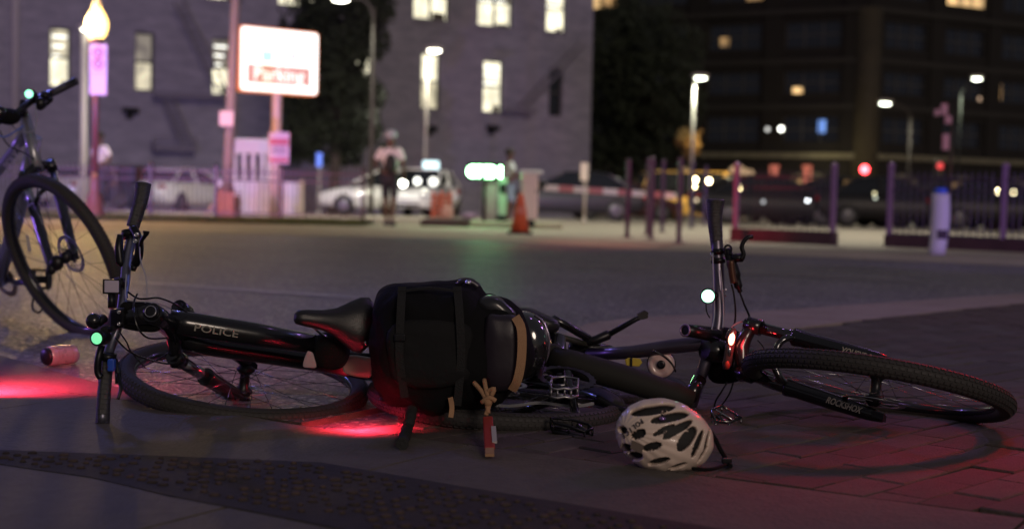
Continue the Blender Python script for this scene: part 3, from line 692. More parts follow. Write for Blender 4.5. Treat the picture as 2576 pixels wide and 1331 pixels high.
st = [f(.17+.055*math.cos(R(90+36*k))*(1 if k % 2 == 0 else .4)*1.0, .09+.105*math.sin(R(90+36*k))*(1 if k % 2 == 0 else .4), .014) for k in range(10)]
MB().prism(st, (0, 0, 0), nd*.006).build('star', emat('sign_purple', (.62, .25, .85), 1.0), ps)
b0 = B(689, 28.75); tp = P(697, 236, 28.75)
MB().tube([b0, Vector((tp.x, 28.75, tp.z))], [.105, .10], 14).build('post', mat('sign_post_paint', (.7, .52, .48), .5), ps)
sg = thing('rules_sign', 'white panel with red heading band on the parking sign post', 'sign', tuple(P(701, 413, 28.55)))
a, c = P(676, 333, 28.55), P(727, 413, 28.55); cx, cz0, w_, h_ = (a.x+c.x)/2, (a.z+c.z)/2, c.x-a.x, a.z-c.z
MB().box((cx, 28.55, cz0), w_, .015, h_).build('sign_panel', mat('sign_pink_white', (.6, .45, .52), .5), sg, bevel=.003)
MB().box((cx, 28.539, cz0+h_*.2), w_*.9, .004, h_*.2).build('red_band', RP, sg); MB().box((cx, 28.539, cz0-h_*.38), w_*.9, .004, h_*.13).build('red_band', RP, sg)
for k in range(4): MB().box((cx, 28.539, cz0-h_*(.0+.07*k)+.02), w_*.7, .003, h_*.03).build('text_line', BP, sg)
# blue sign, plain sign
for px, y, x0, y0, x1, y1, nm, lb, mt in ((802, 40, 796, 385, 810, 420, 'blue_sign', 'small blue sign on a thin post beside the dark tree', mat('sign_blue', (.05, .12, .6), .5, emit=.35, ecol=(.2, .35, 1))), (1470, 30, 1461, 410, 1479, 455, 'exit_plate', 'small pale vertical sign on a thin post by the building corner', mat('sign_cream', (.75, .68, .6), .5))):
    t, top = pole(nm, lb, 'sign', px, y, y0+4, .03, LMET)
    a, c = P(x0, y0, y-.06), P(x1, y1, y-.06); MB().box(((a.x+c.x)/2, y-.06, (a.z+c.z)/2), c.x-a.x, .015, a.z-c.z).build('sign_panel', mt, t)
# ================================================================== FENCES AND BOLLARDS
IRON = mat('fence_iron', (.03, .028, .03), .45, metal=.4)
IRONP = mat('fence_iron_violet_lit', (.30, .18, .32), .35, metal=.4); RAILM = mat('rail_iron', (.05, .035, .05), .5, metal=.3)  # violet light on the fence posts put into their iron colour
def fence(label, a, b, posts, h_rail, h_post, z0, material, plinth=None, gap=.085):
    a, b = Vector(a), Vector(b); L = (b-a).length; d = (b-a)/L; t = thing('iron_fence', label, 'fence', tuple(a))
    for s in posts:
        p = a+d*s; MB().box(p+Vector((0, 0, h_post/2)), .058, .058, h_post, (d, Vector((-d.y, d.x, 0)), Z3)).build('post', material, t)
        MB().lathe(p+Vector((0, 0, h_post)), [(.05, 0), (.05, .02), (.02, .05)], n=8).build('post_cap', material, t)
    for z in (h_rail, h_rail-.14, z0+.06): MB().bar(a+Z3*z, b+Z3*z, .03, .025).build('rail', RAILM, t)
    n = int(L/gap); me = None
    for k in range(n):
        p = a+d*(k+.5)*L/n
        if any(abs((k+.5)*L/n-s) < .05 for s in posts): continue
        if me is None:
            m = MB(); m.box((0, 0, (z0+h_rail+.08)/2), .014, .014, h_rail+.08-z0); m.lathe((0, 0, h_rail+.08), [(.014, 0), (.001, .04)], n=4)
            o = m.build('picket', IRON, t, local=True); me = o.data; o.location = p-a
        else:
            o = bpy.data.objects.new('picket', me); COL.objects.link(o); o.parent = t; o.location = p-a
    if plinth: MB().box((a+b)/2+Vector((0, -.02, plinth/2)), L, .18, plinth, (d, Vector((-d.y, d.x, 0)), Z3)).build('plinth', mat('red_kerb_paint', (.055, .026, .03), .9, var=.3, scale=4), t)
    return t
b = P(917, 573, 24.6); a = P(-160, 540, 25.4); a.z = .06; b.z = .06; L = (b-a).length; du = (b-a)/L
def sat(px): q = B(px, 25); return (q-a).dot(du)
fence('long black picket fence on the grass verge left of the parking entrance', a, b, [sat(60), sat(380), sat(548), sat(716), L-.03], .82, .92, .05, IRON)
z_ = .05
a = P(1845, 600, 19.2); b = P(2098, 625, 18.2); a.z = b.z = z_
fence('short purple-lit picket fence panel between the bollards and the driveway gap', a, b, [.03, (b-a).length-.03], .86, 1.0, .1, IRONP, .17)
a = P(2230, 625, 18.2); b = P(2720, 655, 16.6); a.z = b.z = z_
fence('purple-lit picket fence at far right behind the leaning marker post', a, b, [.03, (P(2520, 640, 17.2)-P(2230, 625, 18.2)).length], .86, 1.02, .1, IRONP, .15)
BOL = mat('bollard_steel', (.08, .06, .09), .32, metal=.85)
bl = None
for px, yt, yb, lb in ((1577, 405, 598, 'leftmost slim square steel bollard on the far pavement'), (1628, 402, 592, 'slim steel bollard standing close behind its right neighbour'), (1637, 402, 603, 'slim steel bollard in the close pair, nearer the road'),
                       (1665, 407, 585, 'slim red-lit steel bollard right of the close pair'), (1707, 401, 612, 'tall blue-lit steel bollard nearest the road'), (1739, 412, 575, 'slim steel bollard in front of the van-shaped porch, left of two'), (1772, 420, 565, 'rightmost slim steel bollard in front of the van-shaped porch')):
    g = G(px, yb, .05); h = P(px, yt, g.y).z-.05; w = .06
    if bl is None:
        bl = thing('bollard', lb, 'bollard', tuple(g), 'slim steel bollards on the far pavement')
        MB().box((0, 0, .5), w, w, 1.0).build('post', BOL, bl, local=True); MB().lathe((0, 0, 1.0), [(.045, 0), (.045, .01), (.02, .03)], n=10).build('cap', BOL, bl, local=True)
        MB().box((0, 0, .006), .15, .15, .012).build('foot_plate', BOL, bl, local=True); o = bl
        for c_ in o.children: c_.location = (0, 0, 0)
    else: o = copy_tree(bl, tuple(g), label=lb)
    o.scale = (1, 1, h)
# leaning pale marker post
b = G(2356, 640, .05); tp = P(2366, 487, b.y); t = thing('marker_post', 'thick leaning white marker post with a blue cap, in front of the far right fence', 'marker post', tuple(b))
ax_ = (tp-b); m = MB(); rg = []
for k in range(9):
    q = k/8; c = b+ax_*q+Vector((.02*math.sin(q*3), 0, 0)); w = .105-.02*abs(q-.6); rg.append([c+Vector((w*math.cos(a_), .07*math.sin(a_), 0)) for a_ in [2*math.pi*j/12 for j in range(12)]])
m.loft(rg); m.build('post', mat('marker_white', (.55, .55, .62), .5), t); MB().tube([tp, tp+ax_.normalized()*.06], [.075, .065], 12).build('cap', mat('marker_blue', (.04, .12, .75), .4), t)
MB().box(b+ax_*.33+Vector((.03, -.065, 0)), .11, .02, .10).build('dark_scuff', BLKM, t)

# ================================================================== CAR PARK ENTRANCE
def boxy(name, label, cat, x0, y0, x1, y1, y, dep, material, legs=None):
    a, c = P(x0, y0, y), P(x1, y1, y); g = gz(y); t = thing(name, label, cat, ((a.x+c.x)/2, y, g)); return t, a, c, g
# island
a = P(1057, 575, 23.6); c = P(1420, 590, 23.0)
isl = thing('traffic_island', 'low raised island with a red painted kerb at the car park entrance', 'island', (a.x, 23.6, .05))
MB().box(((a.x+P(1180, 575, 23.6).x)/2, 24.3, .105), P(1180, 575, 23.6).x-a.x, 1.4, .11).build('red_kerb', mat('red_kerb_paint', (.30, .09, .09), .8), isl, bevel=.03)
MB().box(((P(1180, 575, 23.6).x+c.x)/2, 24.35, .10), c.x-P(1180, 575, 23.6).x, 1.3, .10).build('island_slab', CONF, isl, bevel=.03)
# ticket cabinets
y = 24.2; t, a, c, g = boxy('ticket_cabinet', 'pink-lit grey cabinet under the glowing OPEN sign', 'cabinet', 1213, 452, 1250, 553, y, .3, None)
CAB = mat('cabinet_pink_lit', (.42, .25, .32), .5)  # pink light put into the grey cabinet's colour
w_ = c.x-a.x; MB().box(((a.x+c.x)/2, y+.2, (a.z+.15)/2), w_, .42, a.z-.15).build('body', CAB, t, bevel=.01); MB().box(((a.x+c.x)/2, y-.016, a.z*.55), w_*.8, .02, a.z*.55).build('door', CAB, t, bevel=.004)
MB().box(((a.x+c.x)/2-w_*.28, y-.035, a.z*.6), .02, .02, .09).build('handle', BLKM, t)
MB().box(((a.x+c.x)/2, y+.2, a.z+.012), w_+.04, .46, .03).build('lid', CAB, t)
gp = B(1264, 24); t = thing('ticket_post', 'green-lit post right beside the pink cabinet', 'post', tuple(gp)); tz_ = P(1262, 448, 24).z
MB().box((gp.x, 24.05, (tz_+.2)/2), .14, .14, tz_-.2).build('post', mat('post_pale', (.5, .55, .5), .5), t, bevel=.01); MB().box((gp.x-.02, 24.05, .16), .17, .17, .18).build('boot', BLKM, t)
MB().box((gp.x+.0, 23.97, tz_*.8), .11, .03, .16).build('keypad', BLKM, t)
y = 23.2; t, a, c, g = boxy('barrier_machine', 'tall pale pink-lit barrier cabinet behind the traffic cone', 'cabinet', 1312, 437, 1352, 553, y, .3, None)
PK = mat('barrier_pink_lit', (.72, .55, .48), .45)  # pink light put into the white cabinet's colour
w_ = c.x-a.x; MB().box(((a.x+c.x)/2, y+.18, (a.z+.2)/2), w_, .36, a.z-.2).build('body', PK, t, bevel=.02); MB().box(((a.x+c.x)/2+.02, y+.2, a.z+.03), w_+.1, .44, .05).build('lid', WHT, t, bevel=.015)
MB().box(((a.x+c.x)/2, y-.012, a.z*.55), w_*.78, .016, a.z*.6).build('door', PK, t, bevel=.003); MB().box(((a.x+c.x)/2, y+.18, .14), w_*.7, .25, .13).build('plinth', BLKM, t)
MB().box((c.x-.03, y-.03, a.z*.7), .015, .02, .07).build('lock', BLKM, t)
hub = P(1362, 463, y+.1); MB().cyl(hub+Vector((-.06, 0, 0)), hub+Vector((.08, 0, 0)), .06).build('pivot', BLKM, t)
e = P(1700, 493, y+.3); s_ = P(1368, 472, y+.1); n = 9
bm_ = thing('boom_barrier', 'long horizontal white arm with red stripes across the car park entrance', 'barrier', tuple(s_))
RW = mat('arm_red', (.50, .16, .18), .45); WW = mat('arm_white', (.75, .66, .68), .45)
for k in range(n):
    p, q = s_+(e-s_)*(k/n), s_+(e-s_)*((k+1)/n)
    MB().bar(p, q, .05, .10).build('red_stripe' if k % 2 else 'white_section', RW if k % 2 else WW, bm_)
# OPEN sign
y = 24.0; t = thing('open_sign', 'bright green-white glowing OPEN sign over the pink cabinet', 'sign', tuple(P(1219, 450, y)))
a, c = P(1180, 415, y), P(1259, 450, y); cx, cz0, w_, h_ = (a.x+c.x)/2, (a.z+c.z)/2, c.x-a.x, a.z-c.z
MB().box((cx, y+.03, cz0), w_+.06, .05, h_+.06).build('sign_case', BLKM, t)
for k, ch in enumerate('OPEN'): text_obj('letter', ch, h_*1.15, emat('open_green', (.35, 1, .42), 26), t, (cx+(k-1.5)*w_*.245, y-.005, cz0-.01), (1, 0, 0), (0, 0, 1), bold=.04)
MB().cyl((cx, y+.06, gz(y)), (cx, y+.06, cz0-h_/2-.03), .03).build('post', BLKM, t)
lamp('POINT', (cx, y-.35, cz0), 16, (.25, 1, .35), .15)
# cyan-white lit sign
y = 44; t = thing('lit_box_sign', 'small glowing pale cyan square sign above the white vehicle with lights', 'sign', tuple(B(1084, y)))
a, c = P(1064, 405, y), P(1104, 444, y); MB().box(((a.x+c.x)/2, y, (a.z+c.z)/2), c.x-a.x, .08, a.z-c.z).build('sign_face', emat('cyan_box', (.6, .95, 1), 1.6), t, bevel=.02)
MB().cyl(((a.x+c.x)/2, y+.02, gz(y)), ((a.x+c.x)/2, y+.02, c.z), .04).build('post', BLKM, t); MB().box(((a.x+c.x)/2, y+.06, (a.z+c.z)/2), c.x-a.x+.05, .08, a.z-c.z+.05).build('sign_case', BLKM, t)
# booth
y = 32; BW = mat('booth_white', (.66, .62, .64), .5)
a = P(585, 350, y); c = P(677, 530, y); bt = thing('parking_booth', 'small white attendant booth behind a white picket fence', 'booth', ((a.x+c.x)/2, y, gz(y)))
w_ = c.x-a.x; dp = .9; zt = P(585, 385, y).z; zb = P(585, 452, y).z
MB().box(((a.x+c.x)/2, y+dp/2, (a.z+zt)/2), w_+.1, dp+.1, a.z-zt).build('roof', BW, bt, bevel=.01); MB().box(((a.x+c.x)/2, y+dp/2, (gz(y)+zb)/2), w_, dp, zb-gz(y)).build('lower_wall', BW, bt)
for px in (590, 614, 637, 660, 676):
    x = P(px, 400, y).x
    for yy in (y+.02, y+dp-.02): MB().box((x, yy, (zb+zt)/2), .09, .06, zt-zb).build('column', BW, bt)
MB().box(((a.x+c.x)/2, y+dp-.08, (zb+zt)/2), w_-.02, .01, zt-zb).build('pane', mat('booth_glass', (.03, .03, .03), .5), bt)
y = 30.5; a = P(548, 450, y); c = P(757, 545, y); pf = thing('picket_fence', 'white wooden picket fence in front of the attendant booth', 'fence', (a.x, y, gz(y)))
n = 22; hz_ = a.z-gz(y); me = None
for k in range(n):
    x = a.x+(c.x-a.x)*(k+.5)/n
    if me is None:
        o = MB().prism([(-.035, 0, 0), (.035, 0, 0), (.035, 0, hz_-.05), (0, 0, hz_), (-.035, 0, hz_-.05)], (0, 0, 0), (0, .02, 0)).build('picket', BW, pf, local=True); me = o.data
    else: o = bpy.data.objects.new('picket', me); COL.objects.link(o); o.parent = pf
    o.location = Vector((x-a.x, 0, 0))
for z in (.25, hz_-.18): MB().box(((a.x+c.x)/2, y+.035, gz(y)+z), c.x-a.x, .03, .07).build('rail', BW, pf)
for x in (a.x, c.x): MB().box((x, y+.06, gz(y)+hz_/2), .08, .08, hz_+.04).build('post', BW, pf)
# cone
b = G(1308, 589, .05); t = thing('traffic_cone', 'tall faded orange traffic cone in front of the pale barrier cabinet', 'traffic cone', tuple(b)); H = P(1303, 486, b.y).z-.05
ORN = mat('cone_orange', (.62, .10, .03), .55, var=.2, scale=10)
MB().lathe(b+Z3*.03, [(.135, 0), (.05, H*.8), (.03, H-.03), (.028, H-.03)], n=20).build('cone', ORN, t); MB().box(b+Z3*.018, .36, .36, .035).build('base', BLKM, t, bevel=.01)
MB().lathe(b+Z3*(.03+H*.45), [(.096, 0), (.078, H*.17)], n=20, cap=False).build('collar', mat('cone_collar', (.60, .16, .09), .5), t)
# orange mesh barrier and debris
b = B(1110, 28); t = thing('mesh_barrier', 'low orange-red barrier behind the island, right of the white vehicle', 'barrier', tuple(b)); zt = P(1110, 488, 28).z
for x in (-.17, .0, .17): MB().box(b+Vector((x, 0, (zt)/2)), .04, .04, zt).build('post', ORN, t)
for k in range(5): MB().box(b+Vector((0, -.03, .12+k*(zt-.12)/5)), .42, .012, .07).build('slat', mat('barrier_rust', (.34, .10, .05), .7), t)
MB().ball(b+Vector((.12, -.15, .17)), .14, .1, .16).build('sandbag', mat('sandbag_cloth', (.4, .25, .2), .9), t)
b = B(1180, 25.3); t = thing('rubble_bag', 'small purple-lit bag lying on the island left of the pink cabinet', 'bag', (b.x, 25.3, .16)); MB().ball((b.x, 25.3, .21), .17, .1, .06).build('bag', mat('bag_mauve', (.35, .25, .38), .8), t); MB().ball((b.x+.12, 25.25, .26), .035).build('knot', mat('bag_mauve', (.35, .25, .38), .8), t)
# white flat planter on left
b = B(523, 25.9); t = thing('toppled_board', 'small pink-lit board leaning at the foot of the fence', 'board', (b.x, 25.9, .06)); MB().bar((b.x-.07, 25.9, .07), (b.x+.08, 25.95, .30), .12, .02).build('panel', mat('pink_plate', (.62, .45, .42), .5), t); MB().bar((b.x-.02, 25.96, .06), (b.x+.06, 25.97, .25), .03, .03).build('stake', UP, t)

# ================================================================== VEHICLES
GLS = mat('car_glass', (.01, .012, .015), .06, spec=.8)
TYR = mat('car_tyre', (.015, .015, .015), .8); RIMM = mat('car_rim', (.12, .12, .13), .4, metal=.7)
def car(name, label, cat, loc, rz, paint, L=4.5, Wd=1.78, H=1.45, van=False, head=0, tail=0, group=None):
    t = thing(name, label, cat, loc, group, rz); h = Wd/2
    if van: P_ = [(-L/2, .42, .9, .95), (-L/2+.05, .3, 1.1, .98), (L*.22, .3, 1.15, .98), (L*.36, .32, 1.1, .97), (L/2-.1, .35, .95, .93), (L/2, .45, .8, .85)]; top = [(-L/2+.02, .0), (-L/2+.1, H), (L*.20, H), (L*.36, 1.1)]
    else: P_ = [(-L/2, .5, .80, .85), (-L/2+.25, .28, .95, .97), (-L*.22, .24, .96, 1), (0, .22, .93, 1), (L*.2, .24, .92, 1), (L*.38, .28, .80, .95), (L/2-.08, .32, .66, .86), (L/2, .42, .58, .74)]
    rings = []
    for x, z0, z1, k in P_:
        w = h*k; zm = z0+(z1-z0)*.55
        rings.append([(x, -w*.9, z0), (x, -w, z0+.12), (x, -w, zm), (x, -w*.93, z1), (x, -w*.5, z1+.03), (x, w*.5, z1+.03), (x, w*.93, z1), (x, w, zm), (x, w, z0+.12), (x, w*.9, z0)])
    b = MB(); b.loft(rings); b.build('body', paint, t, local=True)
    if van: C = [(-L/2+.03, H*.97, .93, 1.05), (-L/2+.4, H, .93, 1.05), (L*.16, H, .93, 1.05), (L*.36, 1.18, .93, 1.05)]
    else: C = [(-L*.40, .99, .80, .9), (-L*.25, H-.07, .74, .9), (-L*.08, H, .72, .9), (L*.06, H-.03, .72, .9), (L*.27, .98, .85, .88)]
    rr = []; rt = []
    for x, zt, kt, zb in C:
        rr.append([(x, -h*.93, zb), (x, -h*kt, zt-.06), (x, -h*kt*.8, zt-.02), (x, h*kt*.8, zt-.02), (x, h*kt, zt-.06), (x, h*.93, zb)]); rt.append([(x, -h*kt*.97, zt-.035), (x, -h*kt*.7, zt+.012), (x, h*kt*.7, zt+.012), (x, h*kt*.97, zt-.035)])
    MB().loft(rr, smooth=False).build('windows', paint if van and C is None else GLS, t, local=True)
    sub = rt[:3] if van else rt[1:4]
    MB().loft(sub, smooth=False).build('roof', paint, t, local=True)
    for s in (-1, 1):                                # pillars
        for (x0, z0, y0), (x1, z1, y1) in ((((C[0][0]), .95, .93), (C[1][0], C[1][1]-.04, C[1][2]+.01)), ((C[2][0], .95, .94), (C[2][0]-.03, C[2][1]-.04, C[2][2]+.02)), ((C[-1][0], .98, .9), (C[-2][0], C[-2][1]-.04, C[-2][2]+.01))):
            MB().bar((x0, s*h*y0, z0), (x1, s*h*y1, z1), .05, .06).build('pillar', paint, t, local=True)
        MB().ball((L*.17, s*(h+.07), 1.0), .09, .07, .06).build('mirror', paint, t, local=True)
        for x in (-L*.30, L*.31):
            w = MB(); w.lathe((x, s*(h-.21), .33), [(.2, 0), (.31, .01), (.33, .05), (.33, .17), (.31, .215), (.22, .22)], ax=Vector((0, s, 0)), n=20); wo = w.build('wheel', TYR, t, local=True)
            r_ = MB(); r_.lathe((x, s*(h+.01), .33), [(.02, .012), (.06, .01), (.2, .006), (.215, -.01)], ax=Vector((0, s, 0)), n=20); ro = r_.build('rim', RIMM, wo, local=True)
            for k in range(5): MB().box((x+.11*math.cos(k*1.257), s*(h+.02), .33+.11*math.sin(k*1.257)), .2, .012, .04, (Vector((math.cos(k*1.257), 0, math.sin(k*1.257))), Vector((0, 1, 0)), Vector((-math.sin(k*1.257), 0, math.cos(k*1.257))))).build('rim_spoke', RIMM, wo, local=True)
        hm = emat('headlight_on', (1, .95, .78), 30) if head else mat('headlight_off', (.5, .5, .52), .15, metal=.3)
        MB().ball((L/2-.1, s*h*.66, .64), .13, .17, .08).build('headlight', hm, t, local=True)
        tm = emat('taillight_on', (1, .03, .03), 9) if tail else mat('taillight_off', (.25, .01, .01), .2)
        MB().ball((-L/2+.04, s*h*.75, .80), .06, .16, .09).build('taillight', tm, t, local=True)
    MB().box((L/2-.02, 0, .42), .03, .9, .16).build('grille', BLKM, t, local=True); MB().box((-L/2-.005, 0, .62), .02, .5, .12).build('number_plate', mat('plate', (.6, .6, .6), .4), t, local=True)
    return t
WC_ = mat('car_white', (.72, .72, .70), .3, coat=.8); DKC = mat('car_dark', (.008, .008, .010), .5); RDC = mat('car_dark_red', (.06, .01, .01), .3, coat=.8); GRC = mat('car_grey', (.022, .022, .028), .5)
v = B(925, 45); car('parked_car', 'white hatchback parked behind the person, nose to the left, seen through the fence', 'car', (v.x+.65, 45, gz(45)), R(184), WC_, 4.4, H=1.5)
v = B(1050, 42); car('parked_car', 'white vehicle facing the street with shining lights, left of the orange barrier', 'car', (v.x, 44, gz(44)), R(-100), WC_, 4.4, 1.75, 1.5, head=0)
v = B(438, 47); car('parked_car', 'white car far back between the globe lamp and the utility pole', 'car', (v.x, 48, gz(48)), R(70), WC_, 4.4)
v = B(310, 46); car('parked_car', 'dark car parked left of the far white car, behind the fence', 'car', (v.x, 47, gz(47)), R(60), DKC, 4.4)
v = B(175, 44); car('parked_van', 'pale grey van behind the fence left of the globe lamp', 'van', (v.x, 46, gz(46)), R(80), mat('car_silver', (.35, .33, .34), .35, coat=.5), 4.8, 1.85, 1.3, van=True)
for px, y, rz, pt, lb, hd, tl in ((1440, 42, 175, GRC, 'dark grey car right behind the pale barrier cabinet', 0, 1), (1560, 52, 8, RDC, 'dark red car parked under the broad dark tree', 0, 0), (1930, 41, 4, DKC, 'black car behind the short fence panel, parked left of another', 0, 0), (2085, 42, 184, DKC, 'black car in the middle of the row behind the driveway gap', 0, 0), (2225, 41, 3, DKC, 'black car seen through the driveway gap between the fences', 0, 0), (2360, 42, 182, GRC, 'dark grey car behind the leaning marker post', 0, 1), (2500, 41, 2, DKC, 'black car behind the far right fence, with warm lights above it', 0, 0), (2640, 42, 182, DKC, 'black car cut off by the right edge of the picture', 0, 0)):
    v = B(px, y); car('parked_car', lb, 'car', (v.x, y, gz(y)), R(rz), pt, 4.4, head=hd, tail=tl)
v = B(1800, 58); car('van_shaped_porch', 'yellow van shape standing in for a warmly lit porch behind the bollards', 'van', (v.x, 60, gz(60)), R(-22), mat('van_yellow', (.62, .40, .10), .4, emit=.0), 5.6, 1.95, 2.1, van=True)  # van shape stands in for a warmly lit porch
lamp('SPOT', (B(1790, 56).x, 56.5, 3.6), 900, (1, .68, .28), .2, (B(1810, 60).x, 60, .6), 90, .6)  # added spot, gives the van shape its warm porch light
# distant glowing lights on short posts / vehicles
def glow(px, py, y, r, col, st, label, nm='far_lamp', cat='lamp'):
    if 44 < y < 61 and px > 1700: r *= 38/y; y = 38+random.random()*.4
    p = P(px, py, y); t = thing(nm, label, cat, (p.x, y, p.z)); MB().ball(p, r, r*.6, r, 12, 8).build('bulb', emat('glow_%02d%02d%02d_%d' % (col[0]*99, col[1]*99, col[2]*99, st*10), col, st), t)
    MB().lathe(p+Vector((0, .03, 0)), [(r*1.15, 0), (r*1.2, .1), (r*.6, .16)], ax=Vector((0, 1, 0)), n=12).build('housing', BLKM, t); return t
Wm = (1, .80, .42)
for a in ((1748, 453, 55, .09, Wm, 30, 'bright warm lamp over the van-shaped porch, upper of the stacked pair'), (1745, 470, 54.6, .08, Wm, 26, 'bright warm lamp just under its twin by the van-shaped porch'), (1783, 456, 55, .09, Wm, 30, 'bright warm lamp on the right of the stacked pair by the van-shaped porch'),
          (1860, 473, 56, .07, Wm, 22, 'warm lamp right of the van-shaped porch'), (2511, 482, 54, .075, (1, .85, .5), 24, 'warm lamp right of the fence post at far right, left of two'), (2550, 484, 54, .075, (1, .85, .5), 24, 'warm lamp nearest the right edge of the picture'),
          (1965, 325, 88, .14, (1, 1, .88), 7, 'small white lamp on the brick building, brighter of the pair'), (1931, 326, 88, .12, (.9, .9, .85), 1.4, 'small dim lamp on the brick building, left of the brighter one'),
          (2032, 505, 48, .055, (.9, .95, 1), 10, 'small white lamp behind the short fence panel'), (1014, 462, 42.0, .10, (1, 1, .86), 14, 'bright round lamp on the white vehicle right beside the person'), (1050, 456, 42, .10, (1, 1, .9), 3.5, 'round lamp under the cyan sign, left of the wide one'), (1090, 458, 42, .13, (1, 1, .9), 2.2, 'wide lamp directly under the cyan sign'), (1012, 545-28, 42, .06, (1, 1, .95), 2, 'low small lamp on the front of the white vehicle'),
          (2200, 487, 60, .06, (1, .9, .5), 2, 'small yellowish lamp through the driveway gap'), (2202, 498, 60, .06, (.9, 1, .8), 1.4, 'small pale lamp below the yellowish one in the driveway gap'), (2236, 520, 50, .05, (.8, .75, .9), 1.2, 'faint small lamp beside the fence post right of the driveway gap'),
          (1920, 508, 47, .06, (.8, .85, .9), .8, 'faint lamp behind the short fence panel at its left'), (1752, 504, 50, .06, (1, .8, .5), 1.2, 'faint warm lamp low in front of the van-shaped porch'), (1552, 458, 60, .16, (.85, .9, .7), .6, 'faint pale lamp under the dark tree right of the pale building'), (1562, 545, 48, .08, (.8, .85, .8), .8, 'faint round lamp low behind the leftmost bollard'),
          (1855, 438, 95, .6, (1, .62, .3), .5, 'soft amber lamp in the left arch of the brick building'), (1882, 441, 95, .42, (1, .62, .3), .45, 'small soft amber lamp beside the wider one in the left arch'), (1690, 440, 96, .3, (1, .65, .3), .8, 'amber lamp glimpsed left of the tall bollard'), (1660, 440, 96, .35, (1, .65, .3), .7, 'amber lamp glimpsed behind the red-lit bollard'), (1722, 435, 96, .35, (1, .65, .3), .6, 'amber lamp above the bright warm pair'),
          (1630, 26, 150, .7, (.35, .85, 1), 3, 'round pale blue light high up between the two buildings'), (1893, 4, 130, .5, (1, .8, .4), 3, 'round yellow light at the top edge above the brick building'), (1700, 30, 130, .35, (1, .7, .5), .6, 'dim pinkish light at the top left of the brick building'),
          (2350, 42, 45, .0001, (1, 1, 1), .01, '')):
    if a[6]: glow(*a)
for px, py, r, st, lb in ((1522, 8, .55, 1.6, 'dull red glowing letter cluster high beside the pale building corner'), (1536, 20, .5, 1.3, 'lower red glow of the cluster at the pale building corner'), (1513, 68, .4, .8, 'single dim red light under the red cluster')):
    glow(px, py, 150, r, (1, .02, .03), st, lb, 'red_light')
for x0, y0, x1, y1 in ((1600, -30, 1680, 14), (1690, -30, 1800, 4), (2000, -30, 2060, 6), (2428, -10, 2465, 30), (2520, -30, 2576, 16)): pass
# traffic signals
SIG = mat('signal_black', (.02, .02, .02), .5)
def signal(px, py, y, label, st, pole_px=None, r=.1):
    p = P(px, py, y); g = gz(y); t = thing('traffic_signal', label, 'traffic light', (p.x, y, g)); X = Vector((1, 0, 0))
    MB().box(p+Vector((0, .12, -.32)), .32, .2, .98).build('housing', SIG, t, bevel=.02)
    for k, (c, s) in enumerate((((1, .04, .05), st), ((.3, .2, .02), 0), ((.02, .2, .1), 0))):
        q = p+Vector((0, 0, -.32*k)); MB().ball(q, r, .03, r).build('lens', emat('signal_red_%d' % st, c, s) if s else mat('lens_off_%d' % k, tuple(v*.2 for v in c), .3), t)
        MB().lathe(q+Vector((0, .03, 0)), [(r*1.2, 0), (r*1.25, .12)], ax=Vector((0, -1, 0)), n=14, cap=False).build('visor', SIG, t)
    MB().cyl((p.x, y+.3, g), (p.x, y+.3, p.z+.3), .06).build('post', SIG, t); return t
signal(2175, 427, 62, 'red traffic light shining in front of the brick building corner', 22, r=.17)
signal(2365, 418, 60, 'dim red traffic light right of the curved arm lamp', 1.1, r=.13)
signal(2326, 513, 46, 'small low red light behind the fence left of the marker post', 3, r=.06)
for px, lb in ((1948, 'upright orange-red panel in the middle arch, left of two'), (2030, 'upright orange-red panel in the arch left of the purple-lit fence post')):
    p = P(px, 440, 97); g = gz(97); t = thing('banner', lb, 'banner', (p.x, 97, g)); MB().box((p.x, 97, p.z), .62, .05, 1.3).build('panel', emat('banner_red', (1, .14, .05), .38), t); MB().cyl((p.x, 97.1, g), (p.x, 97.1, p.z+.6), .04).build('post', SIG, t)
# purple-lit signal pole at far right
b = B(2388, 33); t = thing('signal_pole', 'tall pole with small violet-lit signal boxes, right of the curved arm lamp', 'signal pole', tuple(b)); PUR = mat('signal_paint', (.38, .25, .42), .5)
MB().tube([b, Vector((b.x-.02, 33, P(2385, 255, 33).z))], .05, 12).build('post', SIG, t)
for x0, y0, x1, y1 in ((2368, 262, 2382, 290), (2378, 292, 2392, 312), (2352, 276, 2362, 292), (2372, 338, 2386, 378)):
    a, c = P(x0, y0, 32.8), P(x1, y1, 32.8); MB().box(((a.x+c.x)/2, 32.8, (a.z+c.z)/2), c.x-a.x, .1, a.z-c.z).build('signal_box', PUR, t, bevel=.01)

